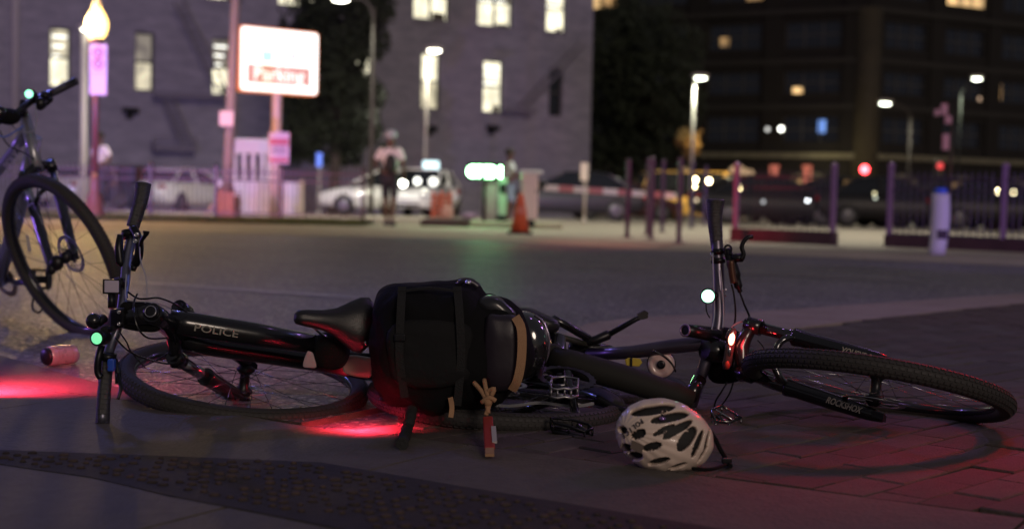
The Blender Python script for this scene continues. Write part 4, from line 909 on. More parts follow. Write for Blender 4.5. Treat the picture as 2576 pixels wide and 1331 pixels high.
# ================================================================== PEOPLE
def skin(name, verts, edges, radii, material, parent, sub=2):
    org = ORG[parent.name]; me = bpy.data.meshes.new(name); me.from_pydata([Vector(v) for v in verts], edges, []); o = bpy.data.objects.new(name, me); COL.objects.link(o); o.parent = parent
    me.materials.append(material); sl = me.skin_vertices[0].data if me.skin_vertices else None
    md = o.modifiers.new('skin', 'SKIN'); md.use_smooth_shade = True
    if not me.skin_vertices:
        bm = bmesh.new(); bm.from_mesh(me); bm.verts.layers.skin.verify(); bm.to_mesh(me); bm.free()
    for i, r in enumerate(radii): me.skin_vertices[0].data[i].radius = (r, r*.85) if not isinstance(r, tuple) else r; me.skin_vertices[0].data[i].use_root = (i == 0)
    s = o.modifiers.new('sub', 'SUBSURF'); s.levels = sub; s.render_levels = sub
    return o
def person(label, loc, rz, H, shirt, trousers, skinm, hat=None, pack=None, pose=0, shoes=None, shorts=False):
    t = thing('person', label, 'person', loc, None, rz); k = H/1.75; V = lambda *a: Vector(a)*k
    st = .14 if pose == 0 else .06
    J = dict(pel=V(0, 0, .95), sp=V(0, .01, 1.12), ch=V(.0, .02, 1.32), nk=V(0, .02, 1.49), hd0=V(0, .03, 1.58), hd=V(0, .035, 1.68), ls=V(-.18, .01, 1.42), rs=V(.18, .01, 1.42))
    if pose == 0: J.update(le=V(-.30, -.02, 1.17), lw=V(-.20, .16, 1.0), re=V(.27, -.03, 1.16), rw=V(.24, .10, .98), lk=V(-.10, .06, .50), la=V(-.10, st, .09), rk=V(.09, .0, .50), ra=V(.10, -st, .10))
    else: J.update(le=V(-.25, .08, 1.16), lw=V(-.16, .30, 1.12), re=V(.25, .08, 1.16), rw=V(.14, .30, 1.12), lk=V(-.10, .03, .50), la=V(-.11, 0, .09), rk=V(.10, .03, .50), ra=V(.11, 0, .09))
    J.update(lh=V(-.09, 0, .90), rh=V(.09, 0, .90), lt=J['la']+V(0, .15, -.05), rt=J['ra']+V(0, .15, -.05), lhd=J['lw']+(J['lw']-J['le']).normalized()*.08*k, rhd=J['rw']+(J['rw']-J['re']).normalized()*.08*k)
    names = list(J); ix = {n: i for i, n in enumerate(names)}
    E = [('pel', 'sp'), ('sp', 'ch'), ('ch', 'nk'), ('nk', 'hd0'), ('hd0', 'hd'), ('ch', 'ls'), ('ch', 'rs'), ('ls', 'le'), ('le', 'lw'), ('lw', 'lhd'), ('rs', 're'), ('re', 'rw'), ('rw', 'rhd'), ('pel', 'lh'), ('pel', 'rh'), ('lh', 'lk'), ('lk', 'la'), ('la', 'lt'), ('rh', 'rk'), ('rk', 'ra'), ('ra', 'rt')]
    Rr = dict(pel=.13, sp=.125, ch=.14, nk=.055, hd0=.085, hd=.095, ls=.065, rs=.065, le=.042, re=.042, lw=.03, rw=.03, lhd=.035, rhd=.035, lh=.10, rh=.10, lk=.06, rk=.06, la=.042, ra=.042, lt=.035, rt=.035)
    skin('body', [J[n] for n in names], [(ix[a], ix[b]) for a, b in E], [Rr[n]*k for n in names], skinm, t)
    def sub_(nm, keys, E2, grow, m, extra={}):
        K = list(keys); jj = {n: J[n] for n in K if n in J}; jj.update(extra); i2 = {n: i for i, n in enumerate(K)}
        skin(nm, [jj[n] for n in K], [(i2[a], i2[b]) for a, b in E2], [((Rr.get(n) or .055)+grow)*k for n in K], m, t)
    lm, rm = J['ls'].lerp(J['le'], .75), J['rs'].lerp(J['re'], .75)
    sub_('shirt', ['ch', 'sp', 'hem', 'ls', 'rs', 'lm', 'rm'], [('ch', 'sp'), ('sp', 'hem'), ('ch', 'ls'), ('ch', 'rs'), ('ls', 'lm'), ('rs', 'rm')], .028, shirt, dict(hem=V(0, 0, .93), lm=lm, rm=rm))
    if shorts:
        sub_('trousers', ['pel', 'lh', 'rh', 'lx', 'rx'], [('pel', 'lh'), ('pel', 'rh'), ('lh', 'lx'), ('rh', 'rx')], .02, trousers, dict(lx=J['lh'].lerp(J['lk'], .95), rx=J['rh'].lerp(J['rk'], .95)))
    else: sub_('trousers', ['pel', 'lh', 'rh', 'lk', 'rk', 'la', 'ra'], [('pel', 'lh'), ('pel', 'rh'), ('lh', 'lk'), ('lk', 'la'), ('rh', 'rk'), ('rk', 'ra')], .018, trousers)
    for s_, f_ in (('la', 'lt'), ('ra', 'rt')):
        p, q = J[s_], J[f_]; MB().tube([Vector((p.x, p.y-.06*k, .045*k)), Vector((p.x, p.y+.05*k, .05*k)), Vector((q.x, q.y+.05*k, .03*k))], [.05*k, .052*k, .038*k], 10).build('shoe', shoes or BLKM, t, local=True)
    h = J['hd']
    if hat: MB().ball(h+V(0, -.01, .045), .115*k, .135*k, .095*k).build('cap', hat, t, local=True); MB().ball(h+V(0, .12, .03), .08*k, .07*k, .012*k).build('cap_peak', hat, t, local=True)
    else: MB().ball(h+V(0, -.02, .03), .10*k, .115*k, .10*k).build('hair', mat('hair_dark', (.02, .015, .01), .6), t, local=True)
    MB().ball(h+V(0, .10, -.02), .018*k, .025*k, .02*k).build('nose', skinm, t, local=True)
    for s_ in (-1, 1): MB().ball(h+V(s_*.095, .0, -.015), .012*k, .02*k, .03*k).build('ear', skinm, t, local=True); MB().ball(h+V(s_*.035, .088, .01), .012*k).build('eye', BLK, t, local=True)
    for hd, w in (('lhd', 'lw'), ('rhd', 'rw')):
        d = (J[hd]-J[w]).normalized()
        for i in range(4): MB().tube([J[hd]+Vector((0, (i-1.5)*.02*k, 0)), J[hd]+d*.05*k+Vector((0, (i-1.5)*.022*k, 0)), J[hd]+d*(.075-.008*abs(i-1.3))*k+Vector((0, (i-1.5)*.022*k+.01, -.01))], .0085*k, 6).build('finger', skinm, t, local=True)
        MB().tube([J[hd]+Vector((0, .03*k, 0)), J[hd]+d*.02*k+Vector((0, .055*k, 0))], .01*k, 6).build('thumb', skinm, t, local=True)
    if pack:
        MB().ball(V(.07, -.19, 1.17), .115*k, .09*k, .19*k, 16, 10).build('backpack', pack, t, local=True)
        for s_ in (-1, 1): MB().tube([V(s_*.09, -.12, 1.44), V(s_*.10, .06, 1.50), V(s_*.11, .17, 1.36), V(s_*.12, .12, 1.16), V(s_*.1, -.12, 1.06)], .018*k, 8).build('pack_strap', pack, t, local=True)
    return t
SK = mat('skin_brown', (.12, .06, .045), .6); b = G(980, 569, .05)
Hh_ = P(985, 336, b.y).z-.05
person('person walking away in a white t-shirt, grey cap and small black backpack, by the fence', (P(980, 500, b.y).x, b.y, .05), R(-14), Hh_, mat('shirt_white', (.82, .76, .76), .8), mat('trousers_dark', (.03, .025, .035), .85), SK, mat('cap_grey', (.45, .48, .52), .7), mat('pack_black', (.012, .012, .012), .6), 0, shorts=True)
y = 31; person('person in a white shirt standing behind the globe lamp post', (P(251, 500, y).x, y, gz(y)), R(150), 1.68, mat('shirt_white', (.82, .76, .76), .8), mat('trousers_navy', (.02, .02, .03), .85), SK)
y = 33; person('person in dark clothes beside the one in the white shirt behind the lamp', (P(285, 500, y).x, y, gz(y)), R(120), 1.05, mat('shirt_black', (.02, .02, .02), .85), mat('trousers_navy', (.02, .02, .03), .85), SK)
y = 26.2; person('person in a pale green-lit shirt leaning at the ticket machines', (P(1278, 500, y).x, y, .05), R(-75), (P(1266, 378, y).z-.05), mat('shirt_pale', (.55, .62, .58), .8), mat('shorts_blue', (.25, .33, .45), .8), SK, pose=1, shorts=True)
# ================================================================== BICYCLES
SPK = mat('spoke_steel', (.30, .30, .32), .25, metal=1)
TRD = mat('tread_rubber', (.038, .034, .034), .68, spec=.5)
def wheel(par, c, a, b, Rr=.355, disc=None, nsp=28, ph=0, decal=None):
    c = Vector(c); a = Vector(a).normalized(); b = Vector(b); b = (b-a*b.dot(a)).normalized(); n = a.cross(b)
    if n.z < 0: n = -n
    rt = .0255; rc = Rr-rt; pt = lambda r, t, h=0: c+(a*math.cos(t)+b*math.sin(t))*r+n*h
    N = 72
    rim = MB(); prof = [(rc-.006, -.014), (rc-.016, -.0145), (rc-.026, -.009), (rc-.030, 0), (rc-.026, .009), (rc-.016, .0145), (rc-.006, .014), (rc-.012, 0)]
    vs = [pt(r, 2*math.pi*i/N, h) for i in range(N) for r, h in prof]; m = len(prof)
    rim.add(vs, [(i*m+k, i*m+(k+1) % m, ((i+1) % N)*m+(k+1) % m, ((i+1) % N)*m+k) for i in range(N) for k in range(m)], True)
    w = rim.build('wheel', mat('rim_black', (.03, .03, .035), .22, metal=.7, coat=.5), par)
    ty = MB(); m = 14; vs = [pt(rc+rt*math.cos(2*math.pi*k/m)*1.0, 2*math.pi*i/N, rt*math.sin(2*math.pi*k/m)) for i in range(N) for k in range(m)]
    ty.add(vs, [(i*m+k, i*m+(k+1) % m, ((i+1) % N)*m+(k+1) % m, ((i+1) % N)*m+k) for i in range(N) for k in range(m)], True)
    tyre = ty.build('tyre', RUB, w)
    tr = MB(); NT = 128
    for i in range(NT):
        for k, (ang_, off) in enumerate(((0, 0), (.45, .5), (-.45, .5), (.95, 0), (-.95, 0))):
            t = 2*math.pi*(i+off)/NT; rr = rc+rt*math.cos(ang_); h = rt*math.sin(ang_)
            rad = a*math.cos(t)+b*math.sin(t); out = (rad*math.cos(ang_)+n*math.sin(ang_)); tg = -a*math.sin(t)+b*math.cos(t)
            tr.box(pt(rr, t, h)+out*.0007, .011, .0065, .0022, (tg, out.cross(tg), out))
    tr.build('tread', TRD, w)['kind'] = 'stuff'
    for i in range(nsp):
        t = 2*math.pi*i/nsp+ph; s = 1 if i % 2 else -1; dt = .55*(1 if (i//2) % 2 else -1)
        MB().tube([pt(.026, t+dt*2.2, s*.027), pt(rc-.026, t, s*.002)], .0011, 5).build('spoke', SPK, w)
    MB().lathe(c, [(.009, -.052), (.015, -.048), (.027, -.032), (.024, -.028), (.014, -.018), (.014, .018), (.024, .028), (.027, .032), (.015, .048), (.009, .052)], ax=n, n=18).build('hub', BLKM, w)
    if disc:
        d = MB(); ax_ = n*disc; NN = 40
        for r0, r1 in ((.066, .080),):
            vs = [c+ax_*.040+(a*math.cos(2*math.pi*i/NN)+b*math.sin(2*math.pi*i/NN))*r+ax_*h for i in range(NN) for r, h in ((r0, 0), (r1, 0), (r1, .002), (r0, .002))]
            d.add(vs, [(i*4+k, i*4+(k+1) % 4, ((i+1) % NN)*4+(k+1) % 4, ((i+1) % NN)*4+k) for i in range(NN) for k in range(4)])
        for k in range(6): t = k*1.047; d.bar(c+ax_*.041+(a*math.cos(t)+b*math.sin(t))*.02, c+ax_*.041+(a*math.cos(t+.5)+b*math.sin(t+.5))*.07, .008, .002)
        d.build('brake_disc', ALU, w)
    if decal:
        for t0, txt, side in decal:
            for i, ch in enumerate(txt):
                t = t0+i*.035; text_obj('letter', ch, .022, DECAL, w, pt(rc+.004, t, side*(rt*1.03)), -a*math.sin(t)+b*math.cos(t), a*math.cos(t)+b*math.sin(t))
    return w, n
def chain_fork(bk, s0, crown, hub, n, mat_st, mat_low, sp_c=.066, sp_h=.056, r0=.0165, r1=.022, frac=.42, decals=None):
    m = MB(); d = (hub-crown).normalized()
    m.tube([crown-n*(sp_c+.018), crown-n*.03-d*.02, crown-d*.028, crown+n*.03-d*.02, crown+n*(sp_c+.018)], [.017, .02, .024, .02, .017], 12); m.build('fork_crown', BLK, bk)
    for s in (-1, 1):
        A_ = crown+n*s*sp_c; C_ = hub+n*s*sp_h+d*.02; M_ = A_+(C_-A_)*frac
        MB().tube([A_-d*.022, A_-d*.018, A_+d*.03, M_+d*.02], [.018, .024, .023, r0], 16) if 0 else None
        m = MB(); m.tube([A_-d*.02, A_+d*.022], .022, 16); m.tube([A_-d*.028, A_-d*.02], .015, 14); m.build('fork_cap', BLK, bk)
        MB().tube([A_+d*.02, M_+d*.02], r0, 16).build('stanchion', mat_st, bk)
        MB().tube([M_-d*.012, M_-d*.004, M_+d*.02, M_+(C_-M_)*.5, C_-d*.03, C_+d*.012], [r1*1.12, r1*1.15, r1*1.02, r1, r1*.85, r1*.6], 18).build('fork_leg', mat_low, bk)
        MB().box(C_, .03, .04, .016, (d, d.cross(n), n)).build('dropout', BLKM, bk)
    return d
def brace(bk, crown, hub, n, dirout, mat_, sp_c=.066, sp_h=.056, frac=.42, h=.075):
    d = (hub-crown).normalized(); L = []
    A0 = crown+n*sp_c+(hub+n*sp_h-crown-n*sp_c)*frac; A1 = crown-n*sp_c+(hub-n*sp_h-crown+n*sp_c)*frac
    L = [A0+dirout*.012, A0-n*.008+dirout*h*.8-d*.012, A0.lerp(A1, .3)+dirout*h-d*.03, A0.lerp(A1, .7)+dirout*h-d*.03, A1+n*.008+dirout*h*.8-d*.012, A1+dirout*.012]
    MB().tube(spline(L, 5), .0095, 10).build('fork_brace', mat_, bk)
def bartube(bk, pts, r=.0145, m=BLK): return MB().tube(spline(pts, 6), r, 16).build('handlebar', m, bk)
def grip(bk, p, q, r0, r1, mid=None):
    p, q = Vector(p), Vector(q); mid = mid or (p+q)/2; L = spline([p, mid, q], 8); n = len(L)
    rs = [r0+(r1-r0)*(i/(n-1))**.8 for i in range(n)]; rs[0] = r0*.8
    m = MB(); m.tube(L, rs, 20)
    for i in range(1, n-1, 1): m.tube([L[i]-(L[i+1]-L[i]).normalized()*.0015, L[i]+(L[i+1]-L[i]).normalized()*.0015], rs[i]*1.025, 20)
    return m.build('grip', GRIP, bk)
def cable(bk, pts, r=.0022, m=None): return MB().tube(spline(pts, 7), r, 8).build('cable', m or BLK, bk)
def bolt(bk, p, ax, r=.005): return MB().lathe(p, [(r, 0), (r, .004), (r*.55, .0042), (r*.55, .002)], ax=ax, n=10).build('bolt', CHR, bk)
def toward(p): return (CP-Vector(p)).normalized()
def blob(name, outline, y, half, material, parent=None, levels=7, wob=0, local_seed=0, bulge=.30, **kw):
    c = Vector((sum(p[0] for p in outline)/len(outline), sum(p[1] for p in outline)/len(outline))); n = len(outline)
    pts = []
    for i in range(n):                             # smooth closed outline
        p0, p1, p2, p3 = [Vector(outline[(i+k) % n]) for k in (-1, 0, 1, 2)]
        for j in range(4):
            t = j/4; pts.append(.5*((2*p1)+(p2-p0)*t+(2*p0-5*p1+4*p2-p3)*t*t+(3*p1-p0-3*p2+p3)*t**3))
    rings = []
    base = [P(q.x, q.y, y) for q in pts]; cc_ = P(c.x, c.y, y)
    for k in range(levels+1):
        th = -math.pi/2+math.pi*k/levels; s = max(.02, math.cos(th))**bulge; yy = math.sin(th)*half
        ring = []
        for p in base:
            v = cc_+(p-cc_)*s+Vector((0, yy, 0))
            if wob:
                q = noise.noise_vector(v*9+Vector((local_seed, 0, 0)))*wob+noise.noise_vector(v*26)*wob*.35; v = v+q
            v.z = max(v.z, .017); ring.append(v)
        rings.append(ring)
    m = MB(); m.loft(rings); return m.build(name, material, parent, **kw)

# ---------------------------------------------------- left fallen bicycle
A = thing('bicycle', 'black police bike lying at left, bars upright, red-lit wheel under its frame', 'bicycle', tuple(G(420, 1000, .017)))
hub = P(615, 957, 4.0); a_ = Vector((.992, .02, -.118)); b_ = Vector((.02, .985, .14)); wA_, nA = wheel(A, hub, a_, b_, .352, disc=-1, decal=[(-1.62, 'RADIUM', 1), (-.95, 'TUBELESS', 1)] if 0 else None)
S0 = P(382, 786, 3.50); CR = P(452, 842, 3.72); HD = P(415, 808, 3.62)
fd = chain_fork(A, S0, CR, hub, nA, mat('stanchion_silver', (.55, .55, .58), .2, metal=1), BLK)
MB().tube([S0, S0.lerp(CR, .15), S0.lerp(CR, .9)], [.024, .026, .027], 18).build('head_tube', BLK, A)
cap_ax = (S0-CR).normalized(); m = MB(); m.lathe(S0+cap_ax*.002, [(.019, 0), (.019, .008), (.014, .010), (.006, .010)], ax=cap_ax, n=20); m.build('headset_cap', BLKM, A)
MB().tube([S0+cap_ax*.011+(v_) for v_ in [(cap_ax.orthogonal().normalized()*math.cos(t)+cap_ax.cross(cap_ax.orthogonal().normalized())*math.sin(t))*.014 for t in [k*.393 for k in range(16)]]], .0015, 6, closed=True).build('cap_ring', GREYF, A)
BC = P(300, 800, 3.55)
MB().tube([BC, BC.lerp(S0-cap_ax*.02, .4), S0-cap_ax*.02], [.021, .023, .024], 16).build('stem', BLK, A); MB().box(BC, .05, .05, .05, ((S0-BC).normalized(), Vector((0, 1, 0)), Z3)).build('stem_clamp', BLKM, A, bevel=.006)
bolt(A, P(300, 785, 3.52), Vector((0, -1, 0))); bolt(A, P(300, 815, 3.52), Vector((0, -1, 0)))
bar_mid = mat('bar_satin', (.20, .20, .26), .36, metal=.9)
bartube(A, PS([(357, 470, 3.69), (338, 570, 3.68), (322, 640, 3.65), (313, 720, 3.6), (304, 790, 3.56), (290, 840, 3.55), (276, 880, 3.53), (268, 920, 3.51), (257, 1065, 3.48)]), .0125, bar_mid)
grip(A, P(361, 461, 3.70), P(334, 572, 3.68), .0205, .0165, P(354, 505, 3.69)); grip(A, P(257, 1078, 3.485), P(270, 900, 3.51), .0175, .0155, P(262, 990, 3.495))
# upper controls
for (cx, cy), w in (((328, 590), .022), ((323, 655), .021)): MB().tube([P(cx-1, cy-9, 3.67), P(cx, cy+9, 3.665)], w, 16).build('lever_clamp', BLKM, A)
MB().tube(PS([(303, 590, 3.64), (299, 625, 3.64), (303, 660, 3.63), (312, 672, 3.63)]), [.008, .012, .012, .006], 10).build('shifter', BLKM, A)
MB().tube(spline(PS([(336, 575, 3.63), (348, 600, 3.61), (350, 640, 3.61), (340, 665, 3.62)]), 4), .011, 10).build('brake_body', BLKM, A)
MB().tube(spline(PS([(343, 655, 3.61), (352, 628, 3.60), (357, 605, 3.59), (366, 592, 3.58), (368, 582, 3.58)]), 5), [.005]*16+[.007]*2+[.0085]*3, 10).build('brake_lever', BLKM, A)
for cx, cy in ((344, 591), (341, 607)): bolt(A, P(cx, cy, 3.585), Vector((0, -1, 0)), .006)
MB().tube(PS([(338, 668, 3.62), (335, 682, 3.62)]), [.009, .006], 10).build('lever_nut', BLKM, A)
cable(A, PS([(352, 610, 3.60), (353, 650, 3.58), (366, 700, 3.57), (370, 740, 3.56), (364, 765, 3.55)]), .0018, mat('cable_pale', (.3, .3, .36), .35))
cable(A, PS([(322, 735, 3.58), (345, 750, 3.56), (365, 752, 3.54), (400, 750, 3.54), (440, 765, 3.58), (470, 785, 3.62)]), .0025)
cable(A, PS([(318, 690, 3.58), (316, 745, 3.56), (330, 757, 3.54), (385, 760, 3.53), (430, 775, 3.58)]), .002, mat('cable_pale', (.3, .3, .36), .35))
cable(A, PS([(290, 850, 3.5), (320, 880, 3.48), (360, 900, 3.55), (420, 915, 3.7), (445, 905, 3.72)]), .0024)
cable(A, PS([(300, 835, 3.5), (318, 860, 3.47), (330, 885, 3.5), (365, 925, 3.6)]), .002); cable(A, PS([(400, 800, 3.55), (430, 830, 3.6), (440, 870, 3.7), (395, 905, 3.75), (350, 925, 3.8)]), .002)
cable(A, PS([(345, 740, 3.55), (336, 768, 3.5), (345, 820, 3.48), (372, 850, 3.5), (420, 850, 3.58)]), .0024)
# lower controls
MB().tube([P(274, 888, 3.50), P(271, 906, 3.50)], .02, 16).build('lever_clamp', BLKM, A)
MB().tube(spline(PS([(256, 870, 3.49), (248, 900, 3.48), (246, 935, 3.48), (254, 950, 3.48)]), 4), .009, 10).build('shifter', BLKM, A)
MB().tube(spline(PS([(288, 905, 3.49), (296, 930, 3.48), (298, 965, 3.47)]), 4), .008, 10).build('brake_body', BLKM, A)
MB().tube(spline(PS([(296, 940, 3.47), (304, 975, 3.45), (296, 1005, 3.44)]), 4), .0045, 8).build('brake_lever', BLKM, A)
MB().box(P(281, 918, 3.47), .018, .02, .03).build('bell_base', mat('blue_plastic', (.02, .08, .5), .4), A, bevel=.004)
# lamp on the bars with green-white lens, and small white square reflector
hp = P(246, 851, 3.42); hd_ = Vector((-.25, -1, .02)).normalized(); MB().lathe(hp-hd_*.045, [(.012, 0), (.017, .01), (.0185, .04), (.0185, .05)], ax=hd_, n=20).build('headlight', BLKM, A)
MB().lathe(hp+hd_*.004, [(.0145, 0), (.013, .004), (.006, .006)], ax=hd_, n=20).build('headlight_lens', emat('lens_green_dim', (.18, .85, .40), 1.0), A)
MB().tube([P(262, 830, 3.44), P(285, 828, 3.52)], .009, 10).build('headlight_mount', BLKM, A); MB().ball(P(236, 808, 3.5), .02, .018, .02).build('bell', BLK, A)
MB().tube(PS([(262, 800, 3.52), (245, 812, 3.5)]), .012, 10).build('bell_clamp', BLKM, A)
m = MB().box(P(281, 721, 3.55), .036, .006, .030); m.build('reflector', mat('reflector_lilac', (.55, .48, .60), .3, coat=.5), A, bevel=.002); MB().box(P(281, 721, 3.556), .043, .008, .037).build('reflector_frame', BLKM, A)
MB().tube(PS([(281, 735, 3.56), (281, 775, 3.55)]), .010, 10).build('reflector_bracket', BLKM, A); MB().tube(PS([(290, 712, 3.57), (312, 715, 3.59)]), .015, 12).build('spacer', BLKM, A)
# stem bag / battery box below the stem and frame tubes
blob('stem_pouch', [(305, 765), (340, 758), (385, 765), (412, 790), (410, 820), (390, 835), (330, 830), (300, 815)], 3.56, .03, CLOTH, A, bulge=.3)
SC_ = P(812, 872, 3.78)
MB().tube([P(425, 806, 3.64), P(470, 815, 3.65), P(640, 842, 3.70), P(800, 868, 3.76)], [.029, .032, .0315, .026], 22).build('top_tube', BLK, A)
BBp = P(1010, 950, 4.08)
MB().tube([P(447, 850, 3.73), P(520, 868, 3.78), P(800, 910, 3.95), BBp], [.026, .028, .027, .025], 20).build('down_tube', BLK, A)
MB().tube([SC_, BBp], .018, 16).build('seat_tube', BLK, A); MB().cyl(BBp-nA*.045, BBp+nA*.045, .024, 18).build('bottom_bracket', BLKM, A)
MB().tube(PS([(790, 858, 3.73), (812, 864, 3.74)]), .018, 16).build('seat_collar', BLKM, A); bolt(A, P(801, 836, 3.72), Vector((0, 0, 1)), .004)
# police lettering along the top tube (worn white)
tdir = (P(640, 842, 3.7)-P(470, 815, 3.65)).normalized(); tc_ = P(545, 827, 3.67); fr = toward(tc_); fu = tdir.cross(fr).normalized(); fu = fu if fu.z > 0 else -fu
text_obj('lettering', 'POLICE', .026, mat('worn_decal', (.20, .18, .15), .6, col2=(.34, .31, .26), scale=60), A, tc_+fr*.0318-fu*.006, tdir, fu, bold=.01, sx=1.35)
# saddle, nose to the left, top surface facing the camera
def saddle(bk, nose, rear, wv, up, material, w=1.0):
    nose, rear = Vector(nose), Vector(rear); d = rear-nose; up = Vector(up).normalized(); rings = []
    for t, hw, th, lift in ((0, .010, .010, -.006), (.03, .018, .018, -.002), (.12, .0215, .022, 0), (.35, .026, .024, 0), (.52, .036, .024, -.001), (.68, .056, .024, -.003), (.82, .072, .023, 0), (.93, .074, .021, .004), (1.0, .055, .014, .006)):
        c = nose+d*t+up*lift; hw *= w; sw = wv
        rings.append([c+sw*(hw*math.cos(q))+up*((th*.55 if math.sin(q) > 0 else th*1.0)*math.sin(q)-(abs(math.cos(q))**3)*hw*.28) for q in [2*math.pi*k/20 for k in range(20)]])
    return MB().loft(rings).build('saddle', material, bk)
wv = (P(922, 740, 3.70)-P(900, 892, 3.66)).normalized(); sup = wv.cross((P(930, 815, 3.7)-P(745, 795, 3.62))).normalized(); sup = sup if sup.y < 0 else -sup
saddle(A, P(743, 796, 3.60), P(938, 818, 3.68), wv, sup, PLEATH, 1.0)
MB().tube(spline([SC_, P(835, 868, 3.76), P(870, 845, 3.73)], 5), .0145, 14).build('seat_post', BLKM, A)
for off in (-.02, .02): MB().tube(spline([P(775, 805, 3.64)+wv*off*.3, P(830, 832, 3.72)+wv*off, P(905, 835, 3.71)+wv*off*1.4], 5), .0036, 8).build('saddle_rail', CHR, A)
for px, py in ((913, 855), (920, 862)): MB().ball(P(px, py, 3.66), .006).build('rail_bolt', CHR, A)
blob('seat_bag', [(800, 842), (835, 838), (868, 850), (880, 885), (868, 920), (840, 930), (805, 922), (790, 890)], 3.74, .04, CLOTH, A, wob=.003)
blob('rear_reflector', [(868, 902), (885, 893), (925, 898), (938, 906), (935, 945), (915, 950), (875, 942), (862, 928)], 3.80, .006, mat('reflector_pale_green', (.34, .42, .32), .3, coat=.5), A, bulge=.15)
blob('seat_tag', [(772, 886), (780, 884), (788, 890), (796, 922), (780, 925), (762, 920)], 3.72, .003, mat('tag_pink', (.45, .33, .35), .6), A, bulge=.1)
# rear wheel, stays, rack parts, kickstand
hubr = P(1445, 968, 4.36); wR, nR = wheel(A, hubr, Vector((.99, .1, -.03)), Vector((-.05, .99, .02)), .352, disc=-1)
for s in (-1, 1):
    MB().tube([BBp+nA*s*.03, hubr+nR*s*.062], [.011, .009], 10).build('chain_stay', BLK, A); MB().tube([SC_+nA*s*.02, P(1100, 860, 4.0)+nA*s*.05, hubr+nR*s*.062], .008, 10).build('seat_stay', BLK, A)
MB().tube(PS([(1392, 802, 4.05), (1430, 822, 4.08), (1478, 850, 4.12), (1520, 880, 4.2)]), [.011, .012, .012, .010], 12).build('rack_rail', BLK, A)
MB().tube(PS([(1370, 835, 4.03), (1480, 868, 4.12)]), .009, 10).build('rack_rail', mat('rail_greenish', (.12, .13, .10), .3, metal=.7), A)
k0 = thing('kickstand', 'black kickstand pointing up to the right behind the fallen bikes', 'kickstand', tuple(P(1470, 862, 4.1))) if 0 else A
MB().tube(PS([(1455, 868, 4.12), (1500, 855, 4.12), (1530, 842, 4.12), (1535, 840, 4.12)]), [.014, .0135, .0145, .010], 14).build('kickstand_socket', BLKM, A)
MB().tube(PS([(1530, 842, 4.12), (1600, 803, 4.13), (1610, 799, 4.13)]), [.009, .0075, .007], 12).build('kickstand', BLKM, A)
MB().prism(PS([(1604, 790, 4.12), (1622, 781, 4.12), (1631, 786, 4.12), (1630, 800, 4.12), (1618, 804, 4.12), (1606, 803, 4.12)]), (0, 0, 0), (0, .02, 0)).build('kickstand_foot', RUB, A)
blob('frame_joint', [(1440, 855), (1490, 862), (1535, 868), (1560, 885), (1530, 905), (1470, 895), (1430, 880)], 4.14, .02, BLK, A)

# ---------------------------------------------------- right fallen bicycle
Bk = thing('bicycle', 'black bike lying at right with a lit red lamp and its front wheel pointing right', 'bicycle', tuple(G(1900, 1050, .017)))
hubB = P(2203, 973, 3.70); aB = Vector((.982, .03, -.185)); bB_ = Vector((.02, -.972, .235))
wB_, nB = wheel(Bk, hubB, aB, bB_, .350, disc=-1, ph=.1)
CRb = P(1887, 880, 3.88); S0b = P(1765, 845, 3.88)
chain_fork(Bk, S0b, CRb, hubB, nB, STAN, BLK, frac=.34, sp_c=.067, sp_h=.073)
dB = (hubB-CRb).normalized(); ob = dB.cross(nB).normalized(); ob = ob if ob.y < 0 else -ob
brace(Bk, CRb, hubB, nB, ob, STAN, frac=.34, h=.05)
for s, txt in ((1, 'ROCKSHOX'), (-1, 'ROCKSHOX')):
    A0 = CRb+nB*s*.067; C0 = hubB+nB*s*.073; p = A0+(C0-A0)*(.86 if s > 0 else .80); ld = (C0-A0).normalized(); fr = toward(p); fr = (fr-ld*fr.dot(ld)).normalized()
    uu = ld.cross(fr); uu = uu if uu.z > 0 else -uu
    text_obj('lettering', txt, .024, DECAL, Bk, p+fr*.0225, ld if s < 0 else -ld, uu if s < 0 else -uu, bold=.02, shear=.25, sx=.72)
MB().tube([P(1772, 878, 3.93), P(1810, 884, 3.95), P(1880, 893, 4.02)], [.030, .034, .030], 20).build('head_tube', BLK, Bk)
blob('head_bag', [(1775, 835), (1815, 822), (1862, 835), (1882, 870), (1880, 915), (1862, 955), (1820, 965), (1785, 955), (1770, 900)], 4.0, .03, CLOTH, Bk)
MB().tube([P(1724, 831, 3.86), P(1750, 834, 3.89), P(1800, 842, 3.96)], [.0175, .018, .021], 18).build('stem', BLKM, Bk)
cax = (P(1724, 831, 3.86)-P(1800, 842, 3.96)).normalized(); pc = P(1724, 831, 3.86)
MB().tube([pc+cax*.001+(cax.orthogonal().normalized()*math.cos(t)+cax.cross(cax.orthogonal().normalized())*math.sin(t))*.0155 for t in [k*.393 for k in range(16)]], .0028, 8, closed=True).build('cap_ring', mat('ring_mauve', (.35, .22, .35), .35, metal=.6), Bk)
bartube(Bk, PS([(1801, 510, 4.02), (1803, 600, 4.02), (1806, 660, 4.01), (1808, 740, 3.99), (1807, 800, 3.97), (1800, 845, 3.96), (1782, 890, 3.96), (1765, 940, 3.96), (1750, 985, 3.97), (1738, 1022, 3.98)]), .0172, mat('bar_satin_b', (.16, .14, .18), .36, metal=.9))
cable(Bk, PS([(1793, 640, 3.98), (1795, 720, 3.96), (1797, 790, 3.94), (1790, 830, 3.92)]), .0022, mat('cable_pale', (.3, .3, .36), .35))
cable(Bk, PS([(1812, 680, 3.97), (1818, 740, 3.96), (1820, 790, 3.95), (1818, 825, 3.94)]), .0024, mat('cable_pale', (.3, .3, .36), .35))
grip(Bk, P(1800, 501, 4.02), P(1804, 628, 4.02), .0285, .0160, P(1798, 550, 4.02)); grip(Bk, P(1733, 1028, 3.985), P(1757, 965, 3.965), .018, .016)
